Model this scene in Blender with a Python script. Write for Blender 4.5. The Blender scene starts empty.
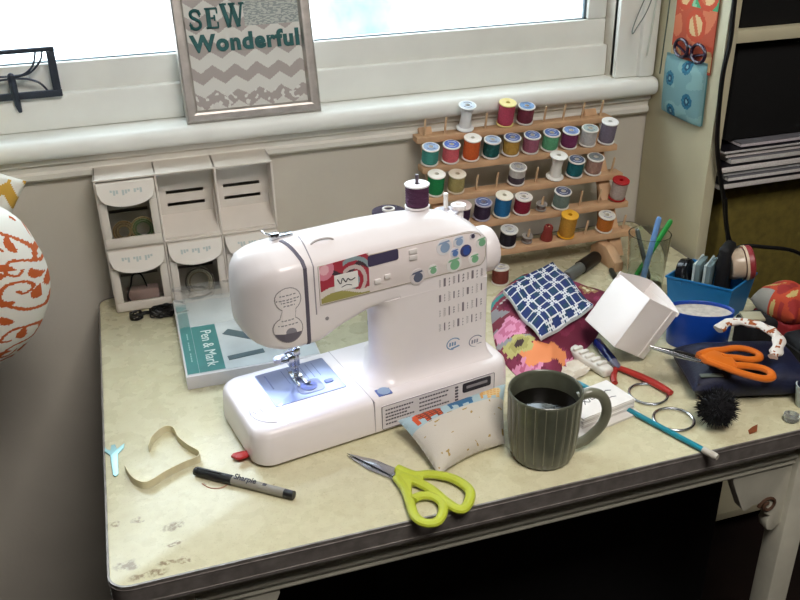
import bpy, bmesh, math, random
from mathutils import Vector, Matrix, Euler, noise
random.seed(7)
PI = math.pi
SC = bpy.context.scene
COL = SC.collection

# ------------------------------------------------------------------ materials
def lin(h):
    h = h.lstrip('#')
    out = []
    for i in (0, 2, 4):
        c = int(h[i:i+2], 16) / 255
        out.append(c / 12.92 if c <= .04045 else ((c + .055) / 1.055) ** 2.4)
    return tuple(out) + (1.0,)

def mat(name, hexc, rough=.5, metal=0., var=.06, scale=40., bump=0., bscale=200., trans=0., ior=1.45, emit=None, es=0., alpha=1., coat=0., spec=None):
    m = bpy.data.materials.new(name); m.use_nodes = True
    nt = m.node_tree; b = nt.nodes['Principled BSDF']
    c = lin(hexc) if isinstance(hexc, str) else hexc
    b.inputs['Base Color'].default_value = c
    b.inputs['Roughness'].default_value = rough
    b.inputs['Metallic'].default_value = metal
    b.inputs['IOR'].default_value = ior
    b.inputs['Transmission Weight'].default_value = trans
    b.inputs['Alpha'].default_value = alpha
    b.inputs['Coat Weight'].default_value = coat
    if spec is not None: b.inputs['Specular IOR Level'].default_value = spec
    if emit:
        b.inputs['Emission Color'].default_value = lin(emit); b.inputs['Emission Strength'].default_value = es
    tc = nt.nodes.new('ShaderNodeTexCoord')
    if var > 0:
        n = nt.nodes.new('ShaderNodeTexNoise'); n.inputs['Scale'].default_value = scale; n.inputs['Detail'].default_value = 3
        nt.links.new(tc.outputs['Object'], n.inputs['Vector'])
        r = nt.nodes.new('ShaderNodeMapRange'); r.inputs[1].default_value = .3; r.inputs[2].default_value = .7
        r.inputs[3].default_value = 1 - var; r.inputs[4].default_value = 1 + var
        nt.links.new(n.outputs['Fac'], r.inputs[0])
        h = nt.nodes.new('ShaderNodeHueSaturation'); h.inputs['Color'].default_value = c
        nt.links.new(r.outputs[0], h.inputs['Value']); nt.links.new(h.outputs[0], b.inputs['Base Color'])
    if bump > 0:
        n2 = nt.nodes.new('ShaderNodeTexNoise'); n2.inputs['Scale'].default_value = bscale; n2.inputs['Detail'].default_value = 4
        nt.links.new(tc.outputs['Object'], n2.inputs['Vector'])
        bp = nt.nodes.new('ShaderNodeBump'); bp.inputs['Strength'].default_value = bump; bp.inputs['Distance'].default_value = .002
        nt.links.new(n2.outputs['Fac'], bp.inputs['Height']); nt.links.new(bp.outputs[0], b.inputs['Normal'])
    return m

def printed(name, rough=.8, bump=.3, bscale=900.):
    """cloth or paper whose printed pattern is stored per face"""
    m = mat(name, '#ffffff', rough, var=0, bump=bump, bscale=bscale)
    nt = m.node_tree; a = nt.nodes.new('ShaderNodeAttribute'); a.attribute_name = 'Print'
    nt.links.new(a.outputs['Color'], nt.nodes['Principled BSDF'].inputs['Base Color'])
    return m

_mc = {}
def cm(hexc, rough=.5, metal=0., **k):
    key = (hexc, rough, metal, tuple(sorted(k.items())))
    if key not in _mc: _mc[key] = mat('surface_' + hexc.strip('#') + '_%d' % len(_mc), hexc, rough, metal, **k)
    return _mc[key]

# ------------------------------------------------------------------ mesh builder
class MB:
    def __init__(s): s.v = []; s.f = []; s.c = []; s.mi = []; s.cur = 0
    def add(s, vs, fs, M=None, cols=None):
        b = len(s.v)
        for v in vs:
            v = Vector(v); s.v.append(M @ v if M is not None else v)
        for i, f in enumerate(fs):
            s.f.append([b + k for k in f]); s.c.append(cols[i] if cols else None); s.mi.append(s.cur)
        return s
    def bm(s, bm, M=None):
        bm.verts.index_update()
        s.add([v.co.copy() for v in bm.verts], [[v.index for v in f.verts] for f in bm.faces], M); bm.free(); return s
    def box(s, lo, hi, bev=0., seg=2, M=None):
        bm = bmesh.new(); bmesh.ops.create_cube(bm, size=1)
        lo, hi = Vector(lo), Vector(hi); d = hi - lo; c = (hi + lo) / 2
        for v in bm.verts: v.co = Vector((v.co.x * d.x, v.co.y * d.y, v.co.z * d.z)) + c
        if bev > 0: bmesh.ops.bevel(bm, geom=list(bm.edges), offset=min(bev, min(d) * .49), segments=seg, profile=.5, affect='EDGES')
        return s.bm(bm, M)
    def prism(s, poly, z0, z1, bev=0., M=None, seg=2):
        bm = bmesh.new()
        vs = [bm.verts.new((p[0], p[1], z0)) for p in poly]
        f = bm.faces.new(vs); f.normal_update()
        if f.normal.z > 0: f.normal_flip()
        r = bmesh.ops.extrude_face_region(bm, geom=[f])
        for e in r['geom']:
            if isinstance(e, bmesh.types.BMVert): e.co.z = z1
        if bev > 0:
            es = [e for e in bm.edges if abs(e.verts[0].co.z - e.verts[1].co.z) < 1e-9]
            bmesh.ops.bevel(bm, geom=es, offset=bev, segments=seg, profile=.5, affect='EDGES')
        bmesh.ops.recalc_face_normals(bm, faces=bm.faces)
        return s.bm(bm, M)
    def lathe(s, prof, n=32, M=None, a0=0, a1=2 * PI):
        full = abs(a1 - a0 - 2 * PI) < 1e-6
        vs, fs = [], []; m = len(prof); cnt = n if full else n + 1
        for i in range(cnt):
            a = a0 + (a1 - a0) * i / n
            for r, z in prof: vs.append((r * math.cos(a), r * math.sin(a), z))
        for i in range(n):
            j = (i + 1) % cnt
            for k in range(m - 1): fs.append([i * m + k, j * m + k, j * m + k + 1, i * m + k + 1])
        return s.add(vs, fs, M)
    def tube(s, pts, r, n=8, closed=False, M=None, caps=True, flat=None):
        pts = [Vector(p) for p in pts]; m = len(pts); vs, fs = [], []
        up = None
        for i, p in enumerate(pts):
            a = pts[(i - 1) % m] if (closed or i > 0) else p
            b = pts[(i + 1) % m] if (closed or i < m - 1) else p
            t = (b - a).normalized()
            if up is None:
                up = Vector((0, 0, 1)) if abs(t.z) < .9 else Vector((1, 0, 0))
            x = t.cross(up).normalized(); up = x.cross(t).normalized()
            rr = r[i] if isinstance(r, (list, tuple)) else r
            fl = flat if flat else 1
            for k in range(n):
                an = 2 * PI * k / n
                vs.append(p + x * math.cos(an) * rr + up * math.sin(an) * rr * fl)
        for i in range(m if closed else m - 1):
            j = (i + 1) % m
            for k in range(n):
                l = (k + 1) % n
                fs.append([i * n + k, i * n + l, j * n + l, j * n + k])
        if caps and not closed:
            fs.append(list(range(n))[::-1]); fs.append([(m - 1) * n + k for k in range(n)])
        return s.add(vs, fs, M)
    def ball(s, c, r, nu=20, nv=12, M=None):
        c = Vector(c); r = Vector(r) if not isinstance(r, (int, float)) else Vector((r, r, r))
        prof = [(math.sin(PI * k / nv), -math.cos(PI * k / nv)) for k in range(nv + 1)]
        T = Matrix.Translation(c) @ Matrix.Diagonal((r.x, r.y, r.z, 1))
        return s.lathe(prof, nu, (M @ T) if M is not None else T)
    def grid(s, fn, nu, nv, col=None, M=None, close_u=False):
        vs = [fn(i / nu, j / nv) for j in range(nv + 1) for i in range(nu + 1)]
        fs, cs = [], []
        for j in range(nv):
            for i in range(nu):
                a = j * (nu + 1) + i
                fs.append([a, a + 1, a + nu + 2, a + nu + 1]); cs.append(col((i + .5) / nu, (j + .5) / nv) if col else None)
        return s.add(vs, fs, M, cs)
    def loft(s, rings, cap=True, M=None):
        n = len(rings[0]); vs = [p for r in rings for p in r]; fs = []
        for i in range(len(rings) - 1):
            for k in range(n):
                l = (k + 1) % n
                fs.append([i * n + k, i * n + l, (i + 1) * n + l, (i + 1) * n + k])
        if cap: fs.append(list(range(n))[::-1]); fs.append([(len(rings) - 1) * n + k for k in range(n)])
        return s.add(vs, fs, M)
    def text(s, body, size, extr, M, spacing=1., bold=0.):
        cu = bpy.data.curves.new('lettering', 'FONT'); cu.body = body; cu.size = size; cu.extrude = extr
        cu.space_character = spacing; cu.offset = bold; cu.resolution_u = 4
        o = bpy.data.objects.new('lettering', cu); COL.objects.link(o)
        dg = bpy.context.evaluated_depsgraph_get(); dg.update()
        me = o.evaluated_get(dg).to_mesh()
        s.add([v.co.copy() for v in me.vertices], [list(p.vertices) for p in me.polygons], M)
        o.evaluated_get(dg).to_mesh_clear(); bpy.data.objects.remove(o); bpy.data.curves.remove(cu)
        return s
    def build(s, name, material, parent=None, smooth=True, ang=35, keep=False):
        me = bpy.data.meshes.new(name)
        me.from_pydata([tuple(v) for v in s.v], [], s.f)
        mats = material if isinstance(material, (list, tuple)) else [material]
        for m in mats: me.materials.append(m)
        if len(mats) > 1:
            for p, i in zip(me.polygons, s.mi): p.material_index = i
        if any(c is not None for c in s.c):
            at = me.color_attributes.new('Print', 'FLOAT_COLOR', 'CORNER')
            for p, c in zip(me.polygons, s.c):
                for li in p.loop_indices: at.data[li].color = c if c else (1, 1, 1, 1)
        if not keep:
            bm = bmesh.new(); bm.from_mesh(me)
            bmesh.ops.remove_doubles(bm, verts=bm.verts, dist=1e-6)
            bmesh.ops.recalc_face_normals(bm, faces=bm.faces)
            bm.to_mesh(me); bm.free()
        if smooth:
            for p in me.polygons: p.use_smooth = True
            try: me.set_sharp_from_angle(angle=math.radians(ang))
            except Exception: pass
        o = bpy.data.objects.new(name, me); COL.objects.link(o)
        if parent: o.parent = parent
        return o

def T(x=0, y=0, z=0): return Matrix.Translation((x, y, z))
def RX(d): return Matrix.Rotation(math.radians(d), 4, 'X')
def RY(d): return Matrix.Rotation(math.radians(d), 4, 'Y')
def RZ(d): return Matrix.Rotation(math.radians(d), 4, 'Z')
def tag(o, label, cat, group=None, kind=None):
    o['label'] = label; o['category'] = cat
    if group: o['group'] = group
    if kind: o['kind'] = kind
    return o
def thing(name, label, cat, loc=(0, 0, 0), rot=(0, 0, 0), group=None):
    o = bpy.data.objects.new(name, None); COL.objects.link(o); o.empty_display_size = .02
    o.location = loc; o.rotation_euler = [math.radians(a) for a in rot]
    return tag(o, label, cat, group)
def place(o, loc, rot=(0, 0, 0)):
    o.location = loc; o.rotation_euler = [math.radians(a) for a in rot]; return o
def struct(name, mb, m, **k):
    o = mb.build(name, m, **k); o['kind'] = 'structure'; return o
def spline(pts, n=8, closed=False):
    P = [Vector(p) for p in pts]; m = len(P); out = []
    rng = range(m) if closed else range(m - 1)
    for i in rng:
        p0 = P[(i - 1) % m] if (closed or i > 0) else P[i]
        p1 = P[i]; p2 = P[(i + 1) % m]
        p3 = P[(i + 2) % m] if (closed or i + 2 < m) else p2
        for k in range(n):
            t = k / n
            out.append(.5 * ((2 * p1) + (p2 - p0) * t + (2 * p0 - 5 * p1 + 4 * p2 - p3) * t * t + (3 * p1 - p0 - 3 * p2 + p3) * t ** 3))
    if not closed: out.append(P[-1])
    return out
def interp(tab, x):
    if x <= tab[0][0]: return tab[0][1]
    for (a, va), (b, vb) in zip(tab, tab[1:]):
        if x <= b: return va + (vb - va) * (x - a) / (b - a)
    return tab[-1][1]
def rrect(x0, y0, x1, y1, r, n=6):
    out = []
    for cx, cy, a in ((x1 - r, y0 + r, -90), (x1 - r, y1 - r, 0), (x0 + r, y1 - r, 90), (x0 + r, y0 + r, 180)):
        for k in range(n + 1):
            t = math.radians(a + 90 * k / n); out.append((cx + r * math.cos(t), cy + r * math.sin(t)))
    return out
def circ(cx, cy, r, n=24): return [(cx + r * math.cos(2 * PI * k / n), cy + r * math.sin(2 * PI * k / n)) for k in range(n)]

TZ = .75   # table top height
# shared materials
WHITE_PAINT = mat('white_paint', '#eaece6', .45, var=.03, scale=15)
M_WHITE = mat('white_plastic', '#e6e0dd', .32, var=.015, scale=30)
M_MACHINE = mat('machine_plastic', '#e9e2e2', .3, var=.012, scale=30, coat=.15)
M_BLACK = mat('black_plastic', '#0b0b0c', .4, var=.05)
M_STEEL = mat('steel', '#b9bcc0', .22, 1., var=.05)
M_WOOD = mat('spool_rack_wood', '#c7a17c', .6, var=.14, scale=25, bump=.1)
M_PRINT = printed('printed_cotton', .85, .35)
M_PAPER = mat('white_paper', '#e8e6e2', .7, var=.02)
M_INK = mat('dark_ink', '#3a3840', .6, var=0)
M_INKL = mat('grey_ink', '#8f8b90', .6, var=0)

# ------------------------------------------------------------------ room shell
def wall_material():
    m = mat('grey_wall_paint', '#c6c0b3', .75, var=.04, scale=8, bump=.15, bscale=120)
    return m
WALLM = wall_material()
DARKW = mat('darkened_room_wall', '#4a4038', .7, var=.1, scale=10)  # unseen room walls coloured dark to cut bounced light
fl = MB(); fl.box((-2.2, -2.8, -.1), (2.6, .95, 0))
struct('floor', fl, mat('dark_floorboards', '#1c1210', .55, var=.25, scale=12))
ce = MB(); ce.box((-2.2, -2.8, 2.45), (2.6, .95, 2.55)); struct('ceiling', ce, mat('ceiling_paint', '#d8d6d0', .8, var=.02))
WX0, WX1, WZ0, WZ1 = -.95, .997, 1.035, 2.12      # opening of the window
wb = MB()
wb.box((-2.2, .742, 0), (2.6, .95, WZ0)); wb.box((-2.2, .742, WZ1), (2.6, .95, 2.45))
wb.box((-2.2, .742, WZ0), (WX0, .95, WZ1)); wb.box((WX1, .742, WZ0), (2.6, .95, WZ1))
struct('wall_back', wb, WALLM)
wl = MB(); wl.box((-2.3, -2.8, 0), (-2.2, .95, 2.45)); struct('wall_left', wl, DARKW)
wr = MB(); wr.box((2.6, -2.8, 0), (2.7, .95, 2.45)); struct('wall_right', wr, DARKW)
wf = MB(); wf.box((-2.2, -2.9, 0), (2.6, -2.8, 2.45))
struct('wall_front', wf, DARKW)

# window: sash, glass, casing
sash = MB()
def bxb(m, lo, hi, b=.003): m.box(lo, hi, b)
bxb(sash, (WX0, .782, 1.10), (WX1, .815, 1.152)); bxb(sash, (WX0 + .0005, .768, 1.0475), (WX1 - .0005, .82, 1.1055))   # bottom rail, stepped
bxb(sash, (.9575, .7815, 1.1525), (WX1 - .0005, .8155, 2.0595)); bxb(sash, (WX0 + .0005, .7815, 1.1525), (WX0 + .04, .8155, 2.0595)); bxb(sash, (WX0, .782, 2.06), (WX1, .815, WZ1))
struct('window_1', sash, WHITE_PAINT)
gl = MB(); gl.box((WX0 + .03, .797, 1.14), (.963, .801, 2.08))
glm = mat('window_glass', '#f4fbff', .0, var=0, trans=1., ior=1.05)
g = gl.build('glass_pane', glm, bpy.data.objects['window_1'])
gsk = MB(); gsk.box((WX0 + .04, .790, 1.148), (.957, .797, 1.1535)); gsk.box((.953, .790, 1.15), (.958, .797, 2.06))
gsk.build('glazing_gasket', mat('gasket_grey', '#4d5f68', .6), bpy.data.objects['window_1'])
cas = MB()
bxb(cas, (WX1, .732, 1.0475), (1.06, .755, 2.2), .004); bxb(cas, (WX1 + .045, .722, 1.0475), (1.077, .755, 2.2), .006)
struct('trim_1', cas, WHITE_PAINT)
# stool (sill) with rounded nose
st = MB()
prof = [(.80, 1.014), (.80, 1.047)] + [(.717 - .014 * math.sin(a), 1.0305 + .0165 * math.cos(a)) for a in [PI * k / 10 for k in range(11)]]
st.loft([[Vector((x, y, z)) for y, z in prof] for x in (-1.3, 1.076)])
struct('trim_2', st, WHITE_PAINT)
# apron moulding under the stool
ap = MB()
prof = [(.745, .974), (.745, 1.015), (.724, 1.015), (.724, 1.003), (.731, .998), (.732, .990), (.728, .986), (.728, .978), (.732, .974)]
ap.loft([[Vector((x, y, z)) for y, z in prof] for x in (-1.3, 1.076)])
struct('trim_3', ap, mat('moulding_paint', '#dbd8ce', .55, var=.05, scale=12), smooth=False)

# bare tree outside the window, pale in the daylight
tr = MB()
tr.tube(spline([(.62, 3.4, .3), (.60, 3.4, 1.2), (.57, 3.4, 2.4), (.6, 3.4, 4)]), [.20 - .003 * k for k in range(25)], 14)
tree = thing('tree', 'pale bare tree trunk outside the bright window', 'tree', (.62, 0, 0))
tr.build('trunk', mat('bark_pale', '#7f8f97', .9, var=.2, scale=9, bump=.6, bscale=20), tree)
gd = MB(); gd.box((-6, 1.1, -.3), (8, 9, -.2)); struct('ground_outside', gd, mat('snowy_ground', '#e8ecee', .9, var=.05, scale=2))
tree.location.z = -.5

# ------------------------------------------------------------------ table
tab = thing('table', 'old cream laminate worktable with metal edge and white painted base', 'table', (0, 0, 0))
TX1, TY1 = 1.066, .728
tt = MB()
tt.prism(rrect(.002, .002, TX1 - .002, TY1 - .002, .022), TZ - .028, TZ, .0012)
def laminate():
    m = mat('cream_laminate', '#c4bf93', .28, var=0, coat=.1)
    nt = m.node_tree; L = nt.links; N = nt.nodes; b = N['Principled BSDF']
    tc = [n for n in N if n.type == 'TEX_COORD'][0]
    def noise_(s, d=4):
        n = N.new('ShaderNodeTexNoise'); n.inputs['Scale'].default_value = s; n.inputs['Detail'].default_value = d
        L.new(tc.outputs['Object'], n.inputs['Vector']); return n
    def mix(fac, a, bcol):
        x = N.new('ShaderNodeMix'); x.data_type = 'RGBA'
        L.new(fac, x.inputs[0])
        if isinstance(a, tuple): x.inputs[6].default_value = a
        else: L.new(a, x.inputs[6])
        x.inputs[7].default_value = bcol; return x.outputs[2]
    def ramp(src, lo, hi, o0=0., o1=1.):
        r = N.new('ShaderNodeMapRange'); r.inputs[1].default_value = lo; r.inputs[2].default_value = hi
        r.inputs[3].default_value = o0; r.inputs[4].default_value = o1; L.new(src, r.inputs[0]); return r.outputs[0]
    c = mix(ramp(noise_(90).outputs['Fac'], .4, .7, 0, .55), lin('#cac5a4'), lin('#b8b08c'))
    c = mix(ramp(noise_(9).outputs['Fac'], .35, .75, 0, .5), c, lin('#cac3a8'))
    c = mix(ramp(noise_(420, 1).outputs['Fac'], .62, .75, 0, .35), c, lin('#8f8458'))
    # brown scuffs near the front left corner
    nz = noise_(55, 3); 
    ofs = N.new('ShaderNodeVectorMath'); ofs.operation = 'MULTIPLY_ADD'
    L.new(nz.outputs['Color'], ofs.inputs[0]); ofs.inputs[1].default_value = (.022, .022, 0); L.new(tc.outputs['Object'], ofs.inputs[2])
    tot = None
    for (x, y, sx, sy) in ((.074, .084, .012, .008), (.064, .024, .014, .006), (.083, .022, .007, .006), (.018, .034, .012, .008), (.042, .012, .022, .005), (.075, .052, .008, .004), (.036, .106, .007, .005), (.12, .15, .006, .002), (.2, .12, .004, .002), (.012, .11, .006, .004)):
        sub = N.new('ShaderNodeVectorMath'); sub.operation = 'SUBTRACT'; L.new(ofs.outputs[0], sub.inputs[0]); sub.inputs[1].default_value = (x + .011, y + .011, TZ)
        mul = N.new('ShaderNodeVectorMath'); mul.operation = 'MULTIPLY'; L.new(sub.outputs[0], mul.inputs[0]); mul.inputs[1].default_value = (1 / sx, 1 / sy, 0)
        ln = N.new('ShaderNodeVectorMath'); ln.operation = 'LENGTH'; L.new(mul.outputs[0], ln.inputs[0])
        r = ramp(ln.outputs['Value'], .7, 1.15, .75, 0)
        if tot is None: tot = r
        else:
            mx = N.new('ShaderNodeMath'); mx.operation = 'MAXIMUM'; L.new(tot, mx.inputs[0]); L.new(r, mx.inputs[1]); tot = mx.outputs[0]
    brk = N.new('ShaderNodeMath'); brk.operation = 'MULTIPLY'; L.new(tot, brk.inputs[0]); L.new(ramp(noise_(230, 2).outputs['Fac'], .36, .56), brk.inputs[1])
    c = mix(brk.outputs[0], c, lin('#66492b'))
    L.new(c, b.inputs['Base Color'])
    L.new(ramp(noise_(30).outputs['Fac'], .3, .7, .2, .36), b.inputs['Roughness'])
    return m
tt.build('tabletop', laminate(), tab)
eb = MB()
outer = rrect(0, 0, TX1, TY1, .024); inner = rrect(.0022, .0022, TX1 - .0022, TY1 - .0022, .0218)
n = len(outer)
lv = [(outer, TZ - .030, 0), (outer, TZ - .003, 0), (outer, TZ + .0005, .0006), (inner, TZ + .0008, 0), (inner, TZ - .030, 0)]
rings = [[Vector((p[0], p[1], z)) for p in pl] for pl, z, _ in lv]
for a in range(len(rings)):
    b_ = (a + 1) % len(rings)
    eb.add(rings[a] + rings[b_], [[k, (k + 1) % n, n + (k + 1) % n, n + k] for k in range(n)])
for z in (.0045, .0255):
    eb.tube([Vector((p[0], p[1], TZ - z)) for p in rrect(-.0002, -.0002, TX1 + .0002, TY1 + .0002, .0242)], .0007, 5, True)
eb.build('metal_edge', mat('worn_metal_edge', '#8b8580', .42, .6, var=.25, scale=60), tab)
PT = mat('worn_white_paint', '#b9b6a6', .5, var=.12, scale=14, bump=.1, bscale=60)
apn = MB()
for (lo, hi) in (((.05, .03, .665), (.95, .05, .722)), ((.05, .68, .665), (.95, .70, .722)), ((.05, .05, .665), (.07, .68, .722)), ((.93, .05, .665), (.95, .68, .722))):
    apn.box(lo, hi, .002)
apn.tube([(.05, .029, .682), (.95, .029, .682)], .005, 10)
apn.tube([(.05, .029, .671), (.95, .029, .671)], .003, 8)
apn.build('apron', PT, tab)
rn = MB(); rn.box((.62, .13, .60), (.93, .15, .722), .002); rn.build('drawer_runner', PT, tab)
for (x, y) in ((.05, .02), (.915, .02), (.05, .672), (.915, .672)):
    m = MB(); m.box((x, y, 0), (x + .037, y + .037, .722), .003); m.build('leg', PT, tab)
def bracket(x, sgn):
    m = MB()
    pts = [(0, .665), (0, .56), (-.012, .548), (-.022, .552), (-.026, .566), (-.022, .578), (-.032, .585), (-.028, .600), (-.040, .607), (-.056, .606), (-.068, .598), (-.074, .604), (-.090, .640), (-.098, .660), (-.098, .665)]
    M = Matrix(((sgn, 0, 0, x), (0, 0, 1, .030), (0, 1, 0, 0), (0, 0, 0, 1)))
    m.prism([(p[0], p[1]) for p in pts], 0, .018, .001, M)
    cur = [(sgn * (-.030 - .015 * (1 - k / 26) * math.cos(k * .42)) + x, .030, .600 + .015 * (1 - k / 26) * math.sin(k * .42)) for k in range(20)]
    m.build('corner_bracket', PT, tab)
    m = MB(); m.tube(cur, .0030, 6); m.build('scroll', cm('#4a3324', .6), tab)  # brown curl painted in for the dark hole in the bracket
bracket(.916, 1); bracket(.086, -1)

m = MB(); m.box((-.28, -.17, 0), (.315, .17, .650), .012, 3); ub = m.build('under_table_filler', cm('#050405', .9, var=.2))  # added black mass that makes the space under the table read dark
place(tag(ub, 'black block added to darken the space under the table', 'dark filler'), (.74, .48, 0))
# ------------------------------------------------------------------ sewing machine
MA = 10.0
sm = thing('sewing_machine', 'white computerised sewing machine with floral panel and lit needle', 'sewing machine', (.185, .145, TZ), (0, 0, MA))
SMW = T(.185, .145, TZ) @ RZ(MA)
# base
def base_ring(z, ins):
    return [Vector((p[0], p[1], z)) for p in rrect(0 + ins, 0 + ins, .385 - ins, .158 - ins, .027 - ins * .4, 8)]
bs = MB()
bs.loft([base_ring(.003, .004), base_ring(.006, .001), base_ring(.012, 0), base_ring(.044, .0015), base_ring(.050, .003), base_ring(.0535, .006), base_ring(.055, .011)])
bs.build('base', M_MACHINE, sm)
for (x, y) in ((.03, .03), (.35, .03), (.03, .13), (.35, .13)):
    f = MB(); f.lathe([(0, 0), (.009, 0), (.009, .0045), (0, .0045)], 16, T(x, y, 0)); f.build('rubber_foot', M_BLACK, sm)
# body : sections along the length
zt = [(.022, .225), (.0235, .240), (.027, .252), (.034, .262), (.045, .2685), (.06, .2725), (.09, .2752), (.2, .276), (.25, .2745), (.29, .2705), (.315, .265), (.335, .257), (.348, .2485), (.355, .241), (.358, .232)]
zf = [(.022, .205), (.025, .222), (.032, .236), (.045, .246), (.06, .2505), (.08, .2525), (.325, .2525), (.338, .2485), (.348, .242), (.355, .234), (.358, .226)]
yf = [(.022, .092), (.0235, .080), (.027, .068), (.034, .055), (.043, .044), (.053, .036), (.062, .0315), (.072, .030), (.350, .030), (.355, .032), (.358, .036)]
yb = [(.022, .112), (.025, .122), (.032, .130), (.05, .134), (.350, .134), (.358, .128)]
zbt = [(.022, .172), (.025, .160), (.032, .152), (.045, .147), (.06, .1455), (.100, .1455), (.110, .147), (.121, .152), (.140, .1610), (.164, .169), (.180, .174), (.2225, .177), (.2255, .060), (.358, .060)]
def sec(x):
    t, f_, y0, y1, b = interp(zt, x), interp(zf, x), interp(yf, x), interp(yb, x), interp(zbt, x)
    pts = []
    rb = .008
    pts += [(y1 - rb, b), (y0 + rb, b)]
    for k in range(1, 5):
        a = k / 4 * PI / 2; pts.append((y0 + rb - rb * math.sin(a), b + rb - rb * math.cos(a)))
    for k in range(1, 7): pts.append((y0, b + rb + (f_ - b - rb) * k / 6))
    # curve up to the crown
    yc = y0 + (y1 - y0) * .42
    for k in range(1, 9):
        a = k / 8 * PI / 2
        q = k / 8; pts.append((y0 + (yc - y0) * (.06 * min(1, q * 6) + .94 * q), f_ + (t - f_) * (.14 * min(1, q * 8) ** .5 + .86 * math.sin(q * PI / 2))))
    for k in range(1, 9):
        a = k / 8 * PI / 2
        pts.append((yc + (y1 - yc) * math.sin(a), t - .045 * (1 - math.cos(a) ** .8)))
    zz = t - .045
    for k in range(1, 5): pts.append((y1, zz + (b + rb - zz) * k / 4))
    for k in range(1, 4):
        a = k / 4 * PI / 2; pts.append((y1 - rb + rb * math.cos(a), b + rb - rb * math.sin(a)))
    return pts
xs = [.022, .0228, .0238, .025, .027, .030, .034, .038, .043, .048, .053, .058, .062, .067, .072, .08, .09, .1, .105, .110, .116, .121, .130, .14, .152, .164, .172, .18, .2, .2225, .224, .2255, .25, .27, .29, .305, .315, .325, .332, .338, .343, .348, .352, .355, .357, .358]
bd = MB()
bd.loft([[Vector((x, y, z)) for y, z in sec(x)] for x in xs])
body = bd.build('body', M_MACHINE, sm, ang=50)
# flared foot of the column
ff = MB()
def col_ring(z, gl, gf, gr):
    out = []
    x0, xb, x1, y0, y1 = .190 - gl, .224 - gl * .6, .3583 + gr, .0297 - gf, .1343 + gr
    for cx, cy, r, a in ((x1 - .007, y0 + .007, .007, -90), (x1 - .012, y1 - .012, .012, 0), (xb + .014, y1 - .014, .014, 90), (x0 + .034, y0 + .034, .034, 180)):
        for k in range(9):
            t_ = math.radians(a + 90 * k / 8); out.append(Vector((cx + r * math.cos(t_), cy + r * math.sin(t_), z)))
    return out
lev = [(.0535, 1), (.0555, .80), (.0585, .55), (.062, .36), (.067, .18), (.073, .06), (.080, 0), (.12, 0), (.150, .0), (.163, .12), (.172, .35), (.180, .8)]
ff.loft([col_ring(z, .022 * g, (.012 * g if z < .1 else 0), (.008 * g if z < .1 else 0)) for z, g in lev])
ff.build('column', M_MACHINE, sm, ang=50)
# dark threading slots following the surface
def surf_strip(x, w, k0, k1, off=.0006, dx=None):
    m = MB(); P = sec(x)[k0:k1 + 1]; rings = []
    for i, (y, z) in enumerate(P):
        a = P[max(0, i - 1)]; b = P[min(len(P) - 1, i + 1)]
        ty, tz = b[0] - a[0], b[1] - a[1]; l = math.hypot(ty, tz); ny, nz = -tz / l, ty / l
        xx = x + (dx(i / (len(P) - 1)) if dx else 0)
        rings.append([Vector((xx - w, y + ny * off, z + nz * off)), Vector((xx + w, y + ny * off, z + nz * off)), Vector((xx + w, y - ny * .002, z - nz * .002)), Vector((xx - w, y - ny * .002, z - nz * .002))])
    m.loft(rings); return m
surf_strip(.0925, .0024, 3, 19, .0006, lambda t: .002 * math.sin(t * PI) - .010 * max(0, t - .55) / .45).build('threading_slot', mat('slot_grey', '#5b5664', .6), sm)
surf_strip(.1055, .0007, 7, 19, .0005).build('panel_seam', mat('seam_grey', '#8f8890', .6), sm)
# front panel
FM = Matrix(((1, 0, 0, 0), (0, 0, -1, .030), (0, 1, 0, 0), (0, 0, 0, 1)))      # x,z plane of the face, +z outwards
pan = [(.111, .199), (.344, .200), (.349, .205), (.351, .212), (.3505, .226), (.347, .237), (.340, .245), (.330, .249), (.318, .2505), (.111, .2510)]
m = MB(); m.prism(pan, -.001, .0012, .0005, FM); m.build('control_panel', mat('panel_plastic', '#e9dfdd', .3, var=.01), sm)
m = MB(); loop = [Vector((p[0], p[1], 0)) for p in pan]
m.tube([FM @ Vector((p.x, p.y, .0008)) for p in loop], .0007, 5, True); m.build('panel_border', mat('panel_border_tan', '#a89c8a', .5), sm)
# floral insert
def flor(u, v):
    x, y = u * 3.2, v * 2.3
    d1 = math.hypot(x - 2.1, y - .9); d2 = math.hypot(x - .3, y - 2.0)
    if v < .13 + .10 * math.sin(u * 5): return lin('#a09a5c')
    if v < .26 + .12 * math.sin(u * 5 + .4): return lin('#dcd4cc')
    if d2 < .62: return lin('#d98a9c') if d2 > .3 else lin('#e9b6bf')
    if int(d1 * 4.2) % 2 == 1 and x > 1.5: return lin('#8fa3a8') if int(d1 * 4.2) % 4 == 1 else lin('#c9b9b6')
    if abs(y - 1.6 - .25 * math.sin(x * 3)) < .16: return lin('#4c3d44')
    return lin('#a83a48')
m = MB(); m.grid(lambda u, v: FM @ Vector((.1125 + .066 * u, .2005 + (.0505 + .004 * u) * v, .0016)), 66, 50, flor)
m.build('floral_insert', printed('insert_print', .35, 0), sm)
m = MB(); m.prism(rrect(.131, .2125, .163, .2345, .001), .0012, .0022, 0, FM)
m.build('name_card', M_PAPER, sm)
m = MB()
m.tube([FM @ Vector(p) for p in spline([(.135, .229, .0024), (.139, .222, .0024), (.142, .229, .0024), (.146, .223, .0024), (.149, .227, .0024), (.153, .224, .0024), (.159, .226, .0024)], 5)], .0007, 4)
m.tube([FM @ Vector(p) for p in spline([(.140, .217, .0024), (.147, .219, .0024), (.154, .217, .0024)], 5)], .0005, 4)
m.build('card_script', M_INK, sm)
m = MB(); m.prism(rrect(.1835, .2305, .2265, .2455, .003), .0010, .0018, 0, FM @ Matrix.Rotation(math.radians(1.5), 4, 'Z'))
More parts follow.
